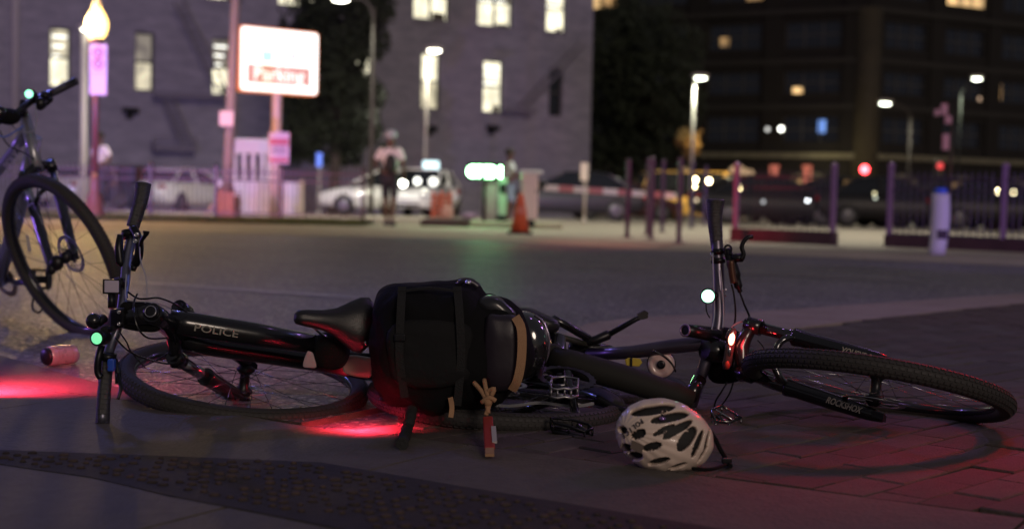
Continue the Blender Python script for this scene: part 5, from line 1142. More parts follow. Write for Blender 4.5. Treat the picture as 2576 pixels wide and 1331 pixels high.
for cy in (632, 655): MB().tube([P(1806, cy-7, 4.01), P(1807, cy+7, 4.01)], .0205, 16).build('lever_clamp', BLKM, Bk)
MB().tube([P(1791, 636, 3.99), P(1795, 655, 3.99)], .005, 8).build('clamp_bolt', CHR, Bk)
MB().tube(spline(PS([(1829, 628, 3.99), (1838, 655, 3.98), (1848, 685, 3.98), (1856, 715, 3.98), (1862, 735, 3.98)]), 4), [.012]*5+[.0155]*5+[.012]*4+[.007]*3, 14).build('brake_body', BLKM, Bk)
MB().tube(PS([(1840, 650, 3.97), (1866, 648, 3.97), (1870, 644, 3.97)]), [.011, .013, .008], 12).build('lever_pivot', BLKM, Bk)
MB().tube(spline(PS([(1864, 652, 3.96), (1871, 640, 3.96), (1866, 622, 3.96), (1872, 606, 3.96), (1883, 597, 3.96), (1894, 596, 3.96)]), 5), [.0062]*22+[.0055]*3+[.006], 12).build('brake_lever', BLKM, Bk)
MB().tube(spline(PS([(1824, 640, 3.97), (1824, 622, 3.97), (1833, 617, 3.97), (1840, 626, 3.97), (1836, 642, 3.97)]), 4), .003, 8, closed=False).build('clamp_loop', BLKM, Bk)
MB().tube(spline(PS([(1838, 655, 3.96), (1842, 690, 3.96), (1846, 712, 3.96)]), 4), .010, 10).build('shifter', mat('shifter_copper', (.12, .06, .04), .35, metal=.6), Bk)
cable(Bk, PS([(1840, 715, 3.97), (1846, 740, 3.97), (1850, 780, 3.97), (1848, 812, 3.98), (1838, 830, 3.98)]), .0026, BLKM)
cable(Bk, PS([(1860, 732, 3.98), (1872, 765, 3.98), (1886, 800, 3.99), (1886, 840, 4.0), (1870, 880, 4.01)]), .0030, BLKM)
cable(Bk, PS([(1825, 850, 3.93), (1838, 825, 3.92), (1860, 810, 3.92), (1874, 812, 3.92), (1876, 840, 3.92), (1865, 890, 3.93), (1850, 935, 3.94)]), .0026, mat('cable_pale', (.3, .3, .36), .35))
cable(Bk, PS([(1835, 850, 3.93), (1850, 835, 3.92), (1852, 870, 3.92), (1846, 920, 3.93)]), .0022, CHR)
cable(Bk, PS([(1830, 960, 3.93), (1815, 985, 3.93), (1800, 1010, 3.95), (1795, 1040, 3.98)]), .0026); cable(Bk, PS([(1845, 960, 3.93), (1835, 990, 3.93), (1815, 1020, 3.95)]), .0024)
cable(Bk, PS([(1905, 855, 4.0), (1918, 870, 4.0), (1930, 895, 4.0), (1932, 905, 4.0)]), .0016)
# green-white lamp and red tail lamp
hp = P(1781, 745, 3.93); hd_ = Vector((-.12, -1, -.02)).normalized(); MB().lathe(hp-hd_*.05, [(.012, 0), (.0195, .008), (.021, .03), (.0215, .048)], ax=hd_, n=24).build('headlight', BLKM, Bk)
MB().lathe(hp+hd_*.0, [(.0178, 0), (.017, .003), (.008, .005)], ax=hd_, n=24).build('headlight_lens', emat('lens_green_bright', (.42, 1, .68), 3.0), Bk)
MB().tube(PS([(1790, 745, 3.97), (1808, 745, 3.99)]), .012, 12).build('headlight_mount', BLKM, Bk); cable(Bk, PS([(1776, 765, 3.94), (1778, 785, 3.94), (1786, 800, 3.94)]), .0018)
cable(Bk, PS([(1816, 732, 3.97), (1826, 728, 3.97), (1822, 738, 3.97), (1826, 746, 3.97)]), .0018, CHR)
rl = P(1839, 852, 3.88); td = (P(1843, 835, 3.88)-P(1828, 925, 3.88)).normalized()
MB().tube([rl-td*.085, rl-td*.07, rl+td*.02, rl+td*.03], [.009, .013, .013, .008], 14).build('tail_light', mat('smoke_plastic', (.10, .06, .06), .15, coat=1), Bk)
MB().ball(rl-Vector((0, .010, 0)), .0085, .008, .018, ax=(td.cross(Vector((0, 1, 0))).normalized(), Vector((0, 1, 0)), td)).build('tail_light_lens', emat('tail_red', (1, .25, .16), 7), Bk)
MB().ball(rl-td*.072-Vector((0, .012, 0)), .007, .004, .012).build('tail_light_button', mat('button_red', (.6, .08, .05), .4), Bk); MB().ball(rl-td*.035-Vector((0, .012, 0)), .005, .004, .014).build('tail_light_reflector', CHR, Bk)
lamp('POINT', rl-Vector((-.03, .045, 0)), .22, (1, .03, .04), .012)
fr = toward(P(1872, 878, 3.93)); text_obj('lettering', 'PULL', .022, DECAL, Bk, P(1866, 878, 3.93)+fr*.03, Z3+Vector((.15, 0, 0)), Vector((-1, 0, .15)), bold=.01)
# frame
MB().tube([P(1790, 858, 3.97), P(1775, 862, 3.97), P(1690, 872, 3.99), P(1590, 886, 4.02), P(1480, 892, 4.1)], [.021, .021, .021, .019, .018], 20).build('top_tube', mat('frame_gloss', (.12, .10, .14), .33, metal=.8, coat=.3), Bk)
MB().tube([P(1392, 902, 3.86), P(1440, 915, 3.84), P(1560, 948, 3.82), P(1700, 993, 3.82), P(1742, 1008, 3.82)], [.034, .037, .036, .033, .026], 22).build('down_tube', mat('matte_black', (.02, .019, .017), .75, spec=.3), Bk)
MB().tube([P(1760, 955, 3.9), P(1735, 1000, 3.85)], .02, 14).build('frame_gusset', BLK, Bk)
MB().tube([P(1405, 850, 3.95), P(1400, 905, 3.9), P(1415, 960, 3.85)], [.02, .03, .028], 16).build('seat_tube', BLK, Bk)
MB().prism(PS([(1368, 868, 3.86), (1405, 868, 3.86), (1420, 888, 3.86), (1418, 935, 3.86), (1390, 950, 3.86), (1362, 930, 3.86)]), (0, -.01, 0), (0, .05, 0)).build('frame_plate', mat('matte_black', (.02, .019, .017), .75), Bk, bevel=.006)
wb = P(1420, 978, 3.72); MB().cyl(wb+Vector((0, 0, -.04)), wb+Vector((0, 0, .04)), .022, 16).build('bottom_bracket', BLKM, Bk)
cr = MB(); ax_ = Vector((.1, -.25, .96)).normalized(); u_ = ax_.orthogonal().normalized(); v_ = ax_.cross(u_); NN = 44
vs = []
for i in range(NN):
    t = 2*math.pi*i/NN
    for r, h in ((.062, 0), (.081 if i % 2 else .076, 0), (.081 if i % 2 else .076, .003), (.062, .003)): vs.append(wb+ax_*(.03+h)+(u_*math.cos(t)+v_*math.sin(t))*r)
cr.add(vs, [(i*4+k, i*4+(k+1) % 4, ((i+1) % NN)*4+(k+1) % 4, ((i+1) % NN)*4+k) for i in range(NN) for k in range(4)]); cr.build('chainring', BLKM, Bk)
MB().tube([wb+ax_*.045, P(1455, 1075, 3.58), P(1478, 1096, 3.52)], [.013, .011, .010], 12).build('crank_arm', BLK, Bk); MB().tube([wb-ax_*.04, P(1400, 985, 3.66)], [.012, .010], 12).build('crank_arm', BLK, Bk)
def pedal(bk, outline, dep=.014, m=ALU):
    L = PS(outline); q = MB(); q.tube(L, .0042, 8, closed=True); c_ = sum(L, Vector())/len(L); q.tube([L[0].lerp(L[1], .5), L[len(L)//2].lerp(L[(len(L)//2+1) % len(L)], .5)], .0055, 8)
    o = q.build('pedal', m, bk); q = MB()
    for p in L: q.tube([p, p+Vector((0, 0, .022))], .0028, 6)
    q.tube([p+Vector((0, 0, .022)) for p in L], .0035, 8, closed=True); q.build('pedal_cage', m, o)
PEDM = mat('pedal_metal', (.35, .34, .36), .35, metal=.9)
pedal(Bk, [(1383, 985, 3.62), (1386, 999, 3.60), (1402, 1001, 3.60), (1420, 998, 3.60), (1436, 1001, 3.60), (1452, 996, 3.62), (1454, 975, 3.66), (1420, 968, 3.68), (1388, 972, 3.66)], m=PEDM)
pedal(Bk, [(1385, 1073, 3.50), (1392, 1086, 3.47), (1430, 1094, 3.46), (1470, 1108, 3.44), (1490, 1100, 3.46), (1480, 1090, 3.49), (1440, 1078, 3.51)], m=BLKM)
pedal(Bk, [(1790, 1052, 3.72), (1815, 1040, 3.76), (1850, 1062, 3.76), (1864, 1072, 3.72), (1835, 1082, 3.70), (1800, 1080, 3.70)], m=mat('pedal_dark_chrome', (.2, .2, .2), .2, metal=1))
MB().tube(PS([(1800, 1030, 3.76), (1860, 1066, 3.74)]), .0028, 8).build('toe_bar', CHR, Bk)
hr = P(1250, 1003, 3.86); wRb, nRb = wheel(Bk, hr, Vector((.99, .06, -.05)), Vector((-.05, .99, .035)), .352, disc=1)
for s in (-1, 1): MB().tube([wb+ax_*s*.025, hr+nRb*s*.06], [.011, .009], 10).build('chain_stay', BLK, Bk)
m = MB()
for k in range(52):                               # sagging chain, link by link
    t = k/51; p = P(1490, 1015, 3.70).lerp(P(1240, 1015, 3.70), t)+Vector((0, -.02*math.sin(t*3.1), -.01*math.sin(t*9)*.5)); p.z = max(p.z, .03)
    m.box(p, .009, .006 if k % 2 else .004, .007)
m.build('chain', ALU, Bk)['kind'] = 'stuff'
cass = MB()
for k in range(7): cass.lathe(hr+nRb*(.018+.004*k), [(.062-.006*k, 0), (.062-.006*k, .002)], ax=nRb, n=26, smooth=False)
cass.build('cassette', ALU, Bk)
MB().tube(spline(PS([(1500, 1000, 3.78), (1560, 1030, 3.75), (1640, 1040, 3.72)]), 4), .010, 10).build('rear_mech', BLKM, Bk)
blob('saddle', [(1285, 776), (1330, 774), (1370, 790), (1402, 806), (1408, 822), (1396, 836), (1360, 834), (1300, 828), (1270, 810)], 4.0, .05, PLEATH, Bk)
MB().tube(PS([(1372, 830, 4.0), (1395, 858, 3.98), (1402, 880, 3.95)]), .0145, 14).build('seat_post', BLKM, Bk)
# bottle resting in the frame, seen from its base
bt_c = P(1663, 917, 3.99); bax = Vector((-.12, -1, .05)).normalized()
bo = thing('water_bottle', 'pale bottle with a dark round centre, wedged in the right fallen bike', 'bottle', tuple(bt_c))
MB().lathe(bt_c-bax*.16, [(.012, -.02), (.016, 0), (.036, .03), (.038, .09), (.036, .10), (.038, .11), (.0385, .15), (.036, .158), (.026, .162), (.022, .158)], ax=bax, n=26).build('body', mat('bottle_plastic', (.62, .48, .45), .25, coat=.6), bo)
MB().lathe(bt_c+bax*.0005, [(.0125, 0), (.0125, .004), (.009, .006), (.004, .005)], ax=bax, n=20).build('base_plug', BLK, bo)
MB().tube([bt_c-bax*.04+(bax.orthogonal().normalized()*math.cos(t)+bax.cross(bax.orthogonal().normalized())*math.sin(t))*.0395 for t in [k*.314 for k in range(20)]], .0022, 6, closed=True).build('cage_ring', BLKM, bo)
MB().tube(spline(PS([(1643, 882, 3.94), (1668, 895, 3.94), (1690, 915, 3.93), (1700, 935, 3.93)]), 4), .003, 8).build('cage_wire', BLKM, bo)
ys = thing('yellow_tag', 'small yellow label strapped under the top tube of the right fallen bike', 'label', tuple(P(1590, 912, 3.97)))
MB().prism(PS([(1572, 905, 3.97), (1582, 900, 3.97), (1610, 902, 3.97), (1616, 912, 3.97), (1608, 922, 3.97), (1576, 920, 3.97)]), (0, 0, 0), (0, .008, 0)).build('tag', mat('tag_yellow', (.50, .38, .03), .6), ys, bevel=.002)
MB().box(P(1588, 911, 3.966), .006, .004, .026).build('strap', BLK, ys)

# ---------------------------------------------------- standing bicycle at the left edge
Ck = thing('bicycle', 'grey and black police bike standing upright, cut off by the left edge', 'bicycle', tuple(G(60, 850, 0)))
hc = P(157, 650, 5.62); nC = Vector((.589, .71, .39)).normalized(); fC = Vector((.77, -.64, 0)); vC = nC.cross(fC).normalized(); vC = vC if vC.z > 0 else -vC; fC = (fC-nC*fC.dot(nC)).normalized()
wC_, nC2 = wheel(Ck, hc, fC, vC, .355, disc=1, nsp=28)
crC = P(96, 432, 5.86); hdT = P(62, 290, 6.0)
chain_fork(Ck, hdT, crC, hc, nC, mat('stanchion_silver', (.55, .55, .58), .2, metal=1), mat('fork_navy', (.02, .022, .04), .3, coat=.6), frac=.36, r0=.0155, r1=.021)
sdC = (hc-crC).normalized(); oC = sdC.cross(nC).normalized(); oC = oC if oC.x > 0 else -oC
brace(Ck, crC, hc, nC, oC, BLK, frac=.38, h=.06)
MB().tube([hdT, crC-sdC*.01], [.024, .026], 18).build('head_tube', GREYF, Ck)
MB().tube([P(60, 252, 6.0), P(56, 275, 6.0), hdT], [.014, .018, .02], 14).build('steerer', BLKM, Ck)
cb = P(50, 280, 5.95); bartube(Ck, PS([(-110, 345, 5.72), (-30, 312, 5.82), (20, 300, 5.9), (50, 278, 5.93), (85, 252, 6.0), (130, 234, 6.06), (188, 205, 6.12)]), .0145)
grip(Ck, P(193, 203, 6.13), P(128, 236, 6.06), .018, .0165); grip(Ck, P(-125, 350, 5.70), P(-60, 325, 5.78), .018, .016)
MB().tube([P(60, 288, 5.98), cb], .02, 14).build('stem', BLKM, Ck)
for a_0, b_0 in (((118, 240, 6.04), (108, 245, 6.03)), ((98, 247, 6.0), (90, 250, 6.0))): MB().tube(PS([a_0, b_0]), .022, 14).build('lever_clamp', BLKM, Ck)
MB().tube(spline(PS([(92, 262, 6.0), (105, 272, 6.0), (118, 262, 6.0), (130, 252, 6.0)]), 4), .008, 10).build('brake_lever', BLKM, Ck); MB().ball(P(101, 262, 5.98), .025, .02, .028).build('shifter', BLKM, Ck); MB().ball(P(128, 250, 6.0), .011).build('lever_tip', BLKM, Ck)
MB().ball(P(22, 294, 5.85), .05, .04, .035).build('bar_bag', CLOTH, Ck); MB().ball(P(-5, 285, 5.82), .04, .03, .03).build('bell', BLK, Ck)
hp = P(72, 237, 5.9); hd_ = Vector((.05, -1, -.03)).normalized(); MB().lathe(hp-hd_*.055, [(.012, 0), (.02, .01), (.021, .05)], ax=hd_, n=20).build('headlight', BLKM, Ck); MB().lathe(hp-hd_*.004, [(.017, 0), (.014, .004)], ax=hd_, n=20).build('headlight_lens', emat('lens_green_left', (.3, 1, .62), 2.2), Ck)
BBc = P(-5, 712, 6.35)
MB().tube([P(88, 345, 5.95), P(70, 440, 6.0), P(30, 590, 6.2), BBc], [.030, .033, .033, .028], 20).build('down_tube', GREYF, Ck)
MB().tube([P(72, 318, 5.98), P(40, 372, 6.1), P(-60, 500, 6.4), P(-160, 560, 6.6)], [.022, .024, .022, .020], 18).build('top_tube', GREYF, Ck)
tp0 = P(40, 372, 6.1); tdv = (P(72, 318, 5.98)-P(-60, 500, 6.4)).normalized(); fr = toward(tp0); uu = fr.cross(tdv).normalized(); uu = uu if uu.z > 0 else -uu
text_obj('lettering', 'POLICE', .055, mat('decal_lilac', (.55, .48, .62), .4), Ck, P(36, 398, 6.05)+fr*.03, tdv, uu, bold=.01)
MB().tube([P(-160, 540, 6.6), BBc], .018, 14).build('seat_tube', GREYF, Ck)
hrC = P(-330, 690, 6.75)
wheel(Ck, hrC, fC, vC, .355, disc=1)
for s in (-1, 1): MB().tube([BBc+nC*s*.03, hrC+nC*s*.06], .010, 10).build('chain_stay', GREYF, Ck); MB().tube([P(-160, 550, 6.6)+nC*s*.02, hrC+nC*s*.06], .008, 10).build('seat_stay', GREYF, Ck)
saddle(Ck, P(-140, 455, 6.45), P(-260, 440, 6.75), nC, Z3, PLEATH); MB().tube(PS([(-160, 540, 6.6), (-185, 460, 6.6)]), .014, 12).build('seat_post', BLKM, Ck)
q = BBc+nC*.05; MB().cyl(BBc-nC*.05, BBc+nC*.06, .02, 14).build('bottom_bracket', BLKM, Ck)
rg = MB(); NN = 40; vs = []
for i in range(NN):
    t = 2*math.pi*i/NN
    for r, h in ((.060, 0), (.086 if i % 2 else .081, 0), (.086 if i % 2 else .081, .003), (.060, .003)): vs.append(BBc+nC*(.035+h)+(fC*math.cos(t)+vC*math.sin(t))*r)
rg.add(vs, [(i*4+k, i*4+(k+1) % 4, ((i+1) % NN)*4+(k+1) % 4, ((i+1) % NN)*4+k) for i in range(NN) for k in range(4)]); rg.build('chainring', mat('chainring_gold', (.35, .28, .15), .35, metal=.9), Ck)
pe = P(100, 706, 5.95); MB().tube([q, P(40, 712, 6.15), pe], [.014, .013, .012], 12).build('crank_arm', mat('crank_gloss', (.06, .05, .08), .2, metal=.8), Ck)
pd = MB()
for dx, dy, dz, sx, sy, sz in ((0, 0, .038, .075, .02, .012), (0, 0, -.038, .075, .02, .012), (-.035, 0, 0, .01, .06, .075), (.035, 0, 0, .01, .06, .075), (0, -.03, 0, .08, .01, .03), (0, 0, 0, .08, .018, .018)): pd.box(P(102, 702, 5.93)+Vector((dx, dy, dz)), sx, sy, sz)
pd.build('pedal', BLKM, Ck, bevel=.002)
MB().tube(spline(PS([(84, 748, 5.93), (82, 775, 5.93), (98, 786, 5.93), (112, 768, 5.93)]), 4), .0045, 8).build('toe_clip', BLKM, Ck)
for dx, dy, r in ((0, 0, .028), (22, -14, .022), (-14, 16, .02)): MB().ball(P(143+dx, 662+dy, 5.5), r, r*.7, r*1.1).build('brake_caliper', BLKM, Ck)
rf = MB().box(P(72, 612, 5.62), .014, .006, .065, (Vector((.98, 0, .2)), Vector((0, 1, 0)), Vector((-.2, 0, .98)))); rf.build('spoke_reflector', mat('reflector_grey', (.4, .4, .42), .2, coat=.5), Ck, bevel=.002)
cable(Ck, PS([(20, 300, 5.85), (45, 330, 5.9), (85, 330, 5.88), (92, 300, 5.9), (88, 262, 5.95)]), .003, mat('cable_pale', (.3, .3, .36), .35)); cable(Ck, PS([(0, 330, 5.85), (20, 365, 5.9), (60, 385, 5.9), (85, 400, 5.85)]), .0028)
cable(Ck, PS([(-20, 330, 5.85), (10, 345, 5.85), (40, 330, 5.86), (58, 318, 5.9)]), .003, mat('cable_blue', (.05, .12, .6), .3)); cable(Ck, PS([(100, 440, 5.8), (92, 520, 5.74), (110, 600, 5.65), (135, 650, 5.55)]), .0026)

# ================================================================== BAG, HELMET, CAN
bg_ = thing('duffel_bag', 'large black nylon gear bag with a tan strap, lying on the fallen bikes', 'bag', tuple(G(1120, 1060, .017)))
blob('bag_body', [(948, 760), (966, 728), (1005, 708), (1060, 706), (1105, 712), (1160, 710), (1197, 720), (1222, 746), (1270, 760), (1305, 792), (1322, 835), (1322, 900), (1308, 965), (1270, 1010), (1215, 1035), (1140, 1048), (1075, 1044), (1015, 1020), (965, 1003), (944, 965), (936, 900), (940, 830), (944, 780)], 3.62, .15, mat('bag_canvas', (.007, .007, .008), .9, bump=1.0, bscale=16, spec=.15), bg_, levels=22, wob=.024, bulge=.46)
blob('side_pocket', [(1226, 800), (1260, 794), (1302, 798), (1312, 850), (1310, 920), (1298, 968), (1250, 985), (1222, 960), (1216, 880)], 3.49, .028, mat('bag_shiny_nylon', (.02, .014, .022), .42, bump=.15, bscale=18), bg_, bulge=.25, wob=.004, local_seed=5)
def ribbon(name, L, wd_, material, parent, nrm=Vector((0, -1, 0)), th=.003):
    pts = spline(L, 4); m = MB(); rings = []
    for i, p in enumerate(pts):
        t = (pts[min(i+1, len(pts)-1)]-pts[max(i-1, 0)]).normalized(); s = t.cross(nrm).normalized(); w = wd_ if not isinstance(wd_, (list, tuple)) else wd_[0]+(wd_[1]-wd_[0])*i/(len(pts)-1)
        nn = s.cross(t).normalized(); rings.append([p+s*w/2+nn*th/2, p-s*w/2+nn*th/2, p-s*w/2-nn*th/2, p+s*w/2-nn*th/2])
    m.loft(rings, smooth=False); return m.build(name, material, parent)
ribbon('tan_strap', PS([(1297, 797, 3.46), (1312, 830, 3.44), (1312, 900, 3.44), (1302, 955, 3.45), (1288, 982, 3.47)]), .022, TAN, bg_)
blob('front_pocket', [(985, 815), (1080, 800), (1175, 808), (1190, 880), (1180, 960), (1090, 978), (1000, 965), (980, 890)], 3.475, .022, mat('bag_pocket_canvas', (.013, .013, .014), .85, bump=.8, bscale=20, spec=.2), bg_, bulge=.2, wob=.010, local_seed=9)
ribbon('webbing', PS([(1012, 722, 3.50), (1008, 790, 3.455), (1005, 900, 3.45), (1018, 1000, 3.47)]), .02, mat('bag_webbing', (.011, .011, .012), .8, bump=.5, bscale=300), bg_)
ribbon('webbing', PS([(1150, 722, 3.50), (1156, 790, 3.455), (1160, 900, 3.45), (1150, 1020, 3.47)]), .02, mat('bag_webbing', (.011, .011, .012), .8, bump=.5, bscale=300), bg_)
MB().box(P(1006, 850, 3.445), .028, .008, .018).build('strap_buckle', BLKM, bg_, bevel=.003)
ribbon('zip', PS([(1000, 735, 3.49), (1080, 725, 3.49), (1160, 735, 3.49)]), .006, BLKM, bg_)
MB().tube(spline(PS([(1150, 716, 3.6), (1168, 706, 3.58), (1190, 712, 3.58), (1203, 722, 3.58)]), 4), .007, 8).build('carry_loop', mat('loop_gloss', (.04, .035, .05), .25), bg_); MB().ball(P(1178, 712, 3.56), .008).build('buckle', CHR, bg_)
blob('top_flap', [(1195, 762), (1215, 745), (1250, 745), (1280, 765), (1300, 790), (1270, 800), (1220, 795)], 3.58, .05, mat('flap_gloss', (.02, .02, .024), .3, coat=.3), bg_)
m = MB(); L = spline([P(1036, 1030, 3.50), P(1030, 1060, 3.46), P(1022, 1085, 3.43), G(1012, 1116, .03)], 5); m.tube(L, [.013+.002*((i*7) % 3 == 0) for i in range(len(L))], 12); m.build('black_strap', mat('strap_rubber', (.014, .014, .015), .8, bump=.6, bscale=120), bg_)
for k, pts in enumerate(([(1192, 962, 3.46), (1212, 985, 3.44), (1224, 1010, 3.42), (1228, 1040, 3.41)], [(1218, 955, 3.46), (1224, 985, 3.43), (1232, 1010, 3.42), (1222, 1045, 3.41)], [(1212, 1012, 3.42), (1230, 1000, 3.41), (1247, 1008, 3.41)], [(1226, 985, 3.43), (1243, 978, 3.42), (1236, 995, 3.42)])):
    MB().tube(spline(PS(pts), 4), .0058, 8).build('tan_cord', TAN, bg_)
MB().ball(P(1228, 1010, 3.415), .011, .01, .012).build('cord_knot', TAN, bg_)
ribbon('tan_tail', PS([(1133, 1000, 3.47), (1137, 1025, 3.45), (1134, 1050, 3.44)]), .012, TAN, bg_)
tg = thing('red_tag', 'red luggage tag with a pale label hanging from tan cord below the black bag', 'tag', tuple(G(1230, 1140, .017)))
tl = [P(1227, 1050, 3.40), G(1232, 1128, .030)]; dd = (tl[1]-tl[0]).normalized()
MB().bar(tl[0], tl[1], .024, .008, up=(0, -1, .4)).build('tag_body', mat('tag_red', (.36, .035, .025), .6), tg, bevel=.003)
MB().bar(tl[0].lerp(tl[1], .35)+Vector((.012, -.006, .004)), tl[0].lerp(tl[1], .85)+Vector((.012, -.006, .004)), .011, .004, up=(0, -1, .4)).build('tag_label', mat('label_grey', (.5, .48, .46), .5), tg)
MB().bar(tl[1]+dd*.002, G(1232, 1145, .024), .020, .006, up=(0, -1, .4)).build('tag_end', TAN, tg)
# glossy domes right of the bag: black speaker-like shell, its violet edge highlight built as a thin tube
dm = thing('black_helmet', 'glossy black rounded helmet shell wedged between the bag and the right bike frame', 'helmet', tuple(P(1335, 940, 3.85)))
blob('shell', [(1300, 792), (1335, 785), (1365, 805), (1382, 845), (1380, 895), (1362, 935), (1325, 955), (1290, 940), (1280, 870)], 3.80, .08, mat('helmet_black_gloss', (.012, .012, .014), .12, coat=1, spec=.8), dm, levels=10, bulge=.5)
MB().tube(spline(PS([(1345, 792, 3.77), (1368, 812, 3.765), (1381, 850, 3.76), (1378, 895, 3.76), (1358, 932, 3.765)]), 6), .0035, 8).build('shell_highlight', mat('highlight_violet', (.30, .26, .34), .2, metal=.8), dm)  # violet highlight on the shell edge, put in as a tube
# white police helmet
hc_ = P(1672, 1097, 3.09); RX, RZ = .1085, .0815
hel = thing('white_helmet', 'white vented bicycle helmet marked POLICE on the pavement in front of the right fallen bike', 'helmet', (hc_.x, hc_.y, .017))
rp = lambda x, y: ((x/1.7744+2000)*.678, (y/1.7746+1050)*.678)   # helper for measured points
X_ = Vector((math.cos(R(-12)), 0, math.sin(R(-12)))); Zv = Vector((-X_.z, 0, X_.x)); Y_ = Vector((0, 1, 0))
vents = [(748, 832, 140, 33, 9), (860, 882, 122, 30, 11), (822, 966, 76, 17, 27), (915, 960, 108, 26, 32), (976, 1025, 92, 40, 54), (1046, 1058, 96, 20, 68), (1108, 1040, 78, 12, 76), (650, 996, 52, 30, 20), (742, 1077, 62, 26, 14), (572, 1085, 28, 34, 80), (548, 965, 24, 32, 60), (790, 1175, 70, 22, 14), (912, 1208, 60, 15, 20), (622, 1142, 58, 30, 0), (1078, 1128, 62, 10, 58)]
INV = CM.inverted()
def proj(v):
    q = INV @ (v-CP); return (q.x/-q.z*F+1288, -q.y/-q.z*F+665.5)
def in_vent(px, py, grow=1.0):
    x, y = (px/.678-2000)*1.7744, (py/.678-1050)*1.7746
    for cx, cy, a, b_v, an in vents:
        c, s = math.cos(R(an)), math.sin(R(an)); dx, dy = x-cx, y-cy; u_2 = dx*c-dy*s; v_2 = dx*s+dy*c
        if abs(u_2/(a*grow))**2.2+abs(v_2/(b_v*grow))**2.2 < 1: return True
    return False
NU, NV = 300, 150; RY = .075
def hp_(i, j, g=1.0):
    th = math.pi*j/NV; ph = 2*math.pi*i/NU
    x = math.sin(th)*math.cos(ph); y_ = math.sin(th)*math.sin(ph); z = math.cos(th)
    eg = 1+.08*x; rib = 0 if y_ > .2 else .0006*math.cos(math.atan2(z, x+.9)*26)
    return hc_+X_*(x*(RX*g+rib))+Y_*(y_*(RY*g+rib))+Zv*(z*(RZ*g+rib)*(1-.10*max(0, x)*abs(z)))
vs = [hp_(i, j) for j in range(NV+1) for i in range(NU)]; fs = []
for j in range(NV):
    for i in range(NU):
        q = (j*NU+i, j*NU+(i+1) % NU, (j+1)*NU+(i+1) % NU, (j+1)*NU+i); c = (vs[q[0]]+vs[q[1]]+vs[q[2]]+vs[q[3]])/4
        if (c-hc_).y < .012:
            if in_vent(*proj(c), 1.1): continue
        elif (c-hc_).y > .048: continue
        elif (i//9+j//14) % 3 == 0 and .02 < (c-hc_).y < .045: continue
        fs.append(q)
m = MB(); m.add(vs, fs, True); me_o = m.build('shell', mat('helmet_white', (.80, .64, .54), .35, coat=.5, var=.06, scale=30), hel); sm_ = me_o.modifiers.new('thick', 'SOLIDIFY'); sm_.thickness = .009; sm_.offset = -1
bm = bmesh.new(); bm.from_mesh(me_o.data); bmesh.ops.delete(bm, geom=[v for v in bm.verts if not v.link_faces], context='VERTS'); bm.to_mesh(me_o.data); bm.free()
m = MB(); m.add([hp_(i, j, .87) for j in range(0, NV+1, 5) for i in range(0, NU, 5)], [(j*60+i, j*60+(i+1) % 60, (j+1)*60+(i+1) % 60, (j+1)*60+i) for j in range(30) for i in range(60)], True); m.build('liner', mat('foam_black', (.012, .012, .013), .7), hel)
pt_ = lambda x, y, lift=.0: None
def on_shell(px, py, lift=.001):
    r = ray(px, py).normalized(); lo, hi = None, None; t = 2.8
    while t < 3.5:
        p = CP+r*t; d = p-hc_; q = (d.dot(X_)/RX)**2+(d.dot(Y_)/RY)**2+(d.dot(Zv)/RZ)**2
        if q < 1: break
        t += .0006
    nrm = (X_*(d.dot(X_)/RX**2)+Y_*(d.dot(Y_)/RY**2)+Zv*(d.dot(Zv)/RZ**2)).normalized(); return p+nrm*lift, nrm
for k, ch in enumerate('POLICE'):
    t = k/5; x, y = 676-t*116, 910+t*92; px, py = rp(x, y); p, nr = on_shell(px, py, .0022)
    px2, py2 = rp(676-(t+.1)*116, 910+(t+.1)*92); p2, _ = on_shell(px2, py2, .0022)
    xd_ = (p2-p).normalized(); yd_ = nr.cross(xd_); text_obj('letter', ch, .0165, mat('letter_black', (.015, .015, .02), .5), hel, p, xd_, yd_, bold=.008, ext=.0008, sx=.8)
px, py = rp(648, 1075); p, nr = on_shell(px, py, .002); xd_ = (X_-nr*X_.dot(nr)).normalized(); MB().box(p, .028, .020, .001, (xd_, nr.cross(xd_), nr)).build('grey_sticker', mat('sticker_grey', (.22, .17, .14), .5), hel)
p, nr = on_shell(*rp(1290*0+812, 895)); MB().ball(P(*rp(812, 893), 3.035), .008, .006, .005).build('violet_glint', mat('glint_violet', (.35, .22, .55), .1, metal=.8), hel)  # violet glint on the shell, put in as a small ball
MB().tube(spline([P(1783, 1080, 3.12), P(1800, 1105, 3.12), P(1812, 1130, 3.11), G(1830, 1160, .024), G(1838, 1172, .024)], 5), .005, 8).build('chin_strap', CLOTH, hel)
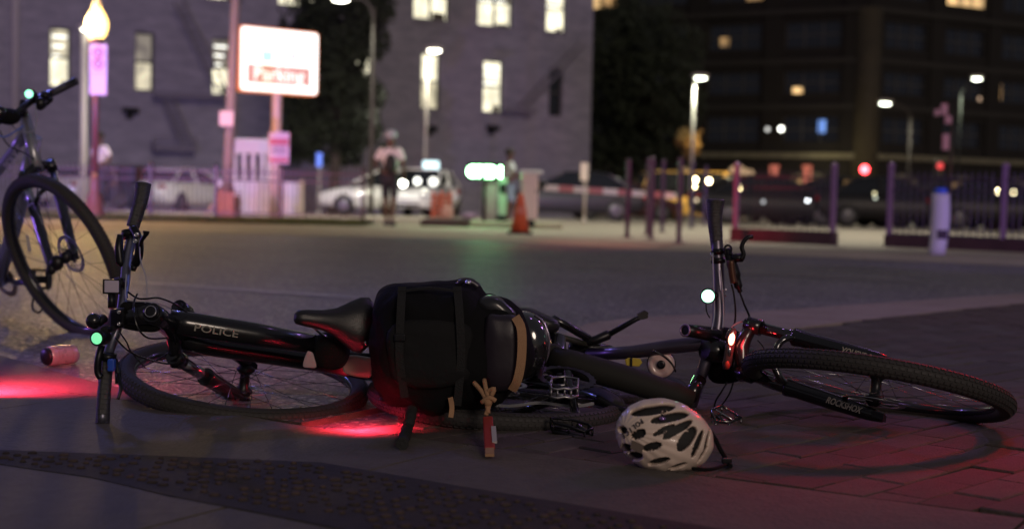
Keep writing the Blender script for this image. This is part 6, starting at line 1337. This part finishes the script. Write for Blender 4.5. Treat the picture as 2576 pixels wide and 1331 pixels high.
MB().tube(spline([G(1835, 1165, .024), G(1790, 1180, .024), G(1740, 1178, .024)], 5), .004, 8).build('chin_strap', CLOTH, hel); MB().box(G(1828, 1158, .03), .022, .014, .012).build('strap_buckle', BLKM, hel, bevel=.002)
# drink can on the road
c0, c1 = P(115, 901, 4.66), P(178, 884, 4.74); c0.z = c1.z = .034; dv = (c1-c0).normalized(); can = thing('drink_can', 'crushed pale pink-lit drink can lying on its side on the asphalt at left', 'can', (c0.x, c0.y, 0))
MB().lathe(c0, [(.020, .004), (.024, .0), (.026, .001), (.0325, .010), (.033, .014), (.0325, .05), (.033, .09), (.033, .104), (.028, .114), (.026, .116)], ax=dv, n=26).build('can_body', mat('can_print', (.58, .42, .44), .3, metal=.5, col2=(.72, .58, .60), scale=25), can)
MB().lathe(c0-dv*.001, [(.0305, .007), (.026, -.0015), (.004, .001)], ax=dv, n=26).build('can_base', mat('can_base_dark', (.03, .03, .04), .35, metal=.6), can)
for h in (.03, .085): MB().tube([c0+dv*h+(dv.orthogonal().normalized()*math.cos(t)+dv.cross(dv.orthogonal().normalized())*math.sin(t))*.0334 for t in [k*.2618 for k in range(24)]], .0006, 5, closed=True).build('printed_band', mat('can_band', (.35, .2, .22), .4), can)
# assumed unseen red lamps close to the ground: one on the bag side, one out of frame at left
tlp = P(935, 1004, 3.60)
tl_ = thing('tail_light', 'small assumed red bicycle lamp low beside the black bag, shining on the pavement', 'bicycle lamp', tuple(tlp))
MB().ball(tlp+Vector((.035, .0, 0)), .016, .014, .012).build('assumed_lamp_case', BLKM, tl_)
lamp('SPOT', P(948, 1024, 3.54), 1.6, (1, .03, .04), .01, P(905, 992, 3.84), 30, .8)  # added spot, reddens the tyre end
ql = P(910, 1008, 3.50); lamp('SPOT', ql, 12, (1, .025, .06), .008, (ql.x, ql.y+.01, 0), 150, .7)
lamp('SPOT', P(893, 938, 3.97), 3, (1, .02, .04), .01, P(400, 925, 3.98), 60, .8)  # added spot inside the wheel, reddens rim and spokes
lamp('SPOT', G(-4, 1003)+Vector((-.05, .0, .15)), 40, (1, .03, .09), .012, G(40, 990), 130, .9)
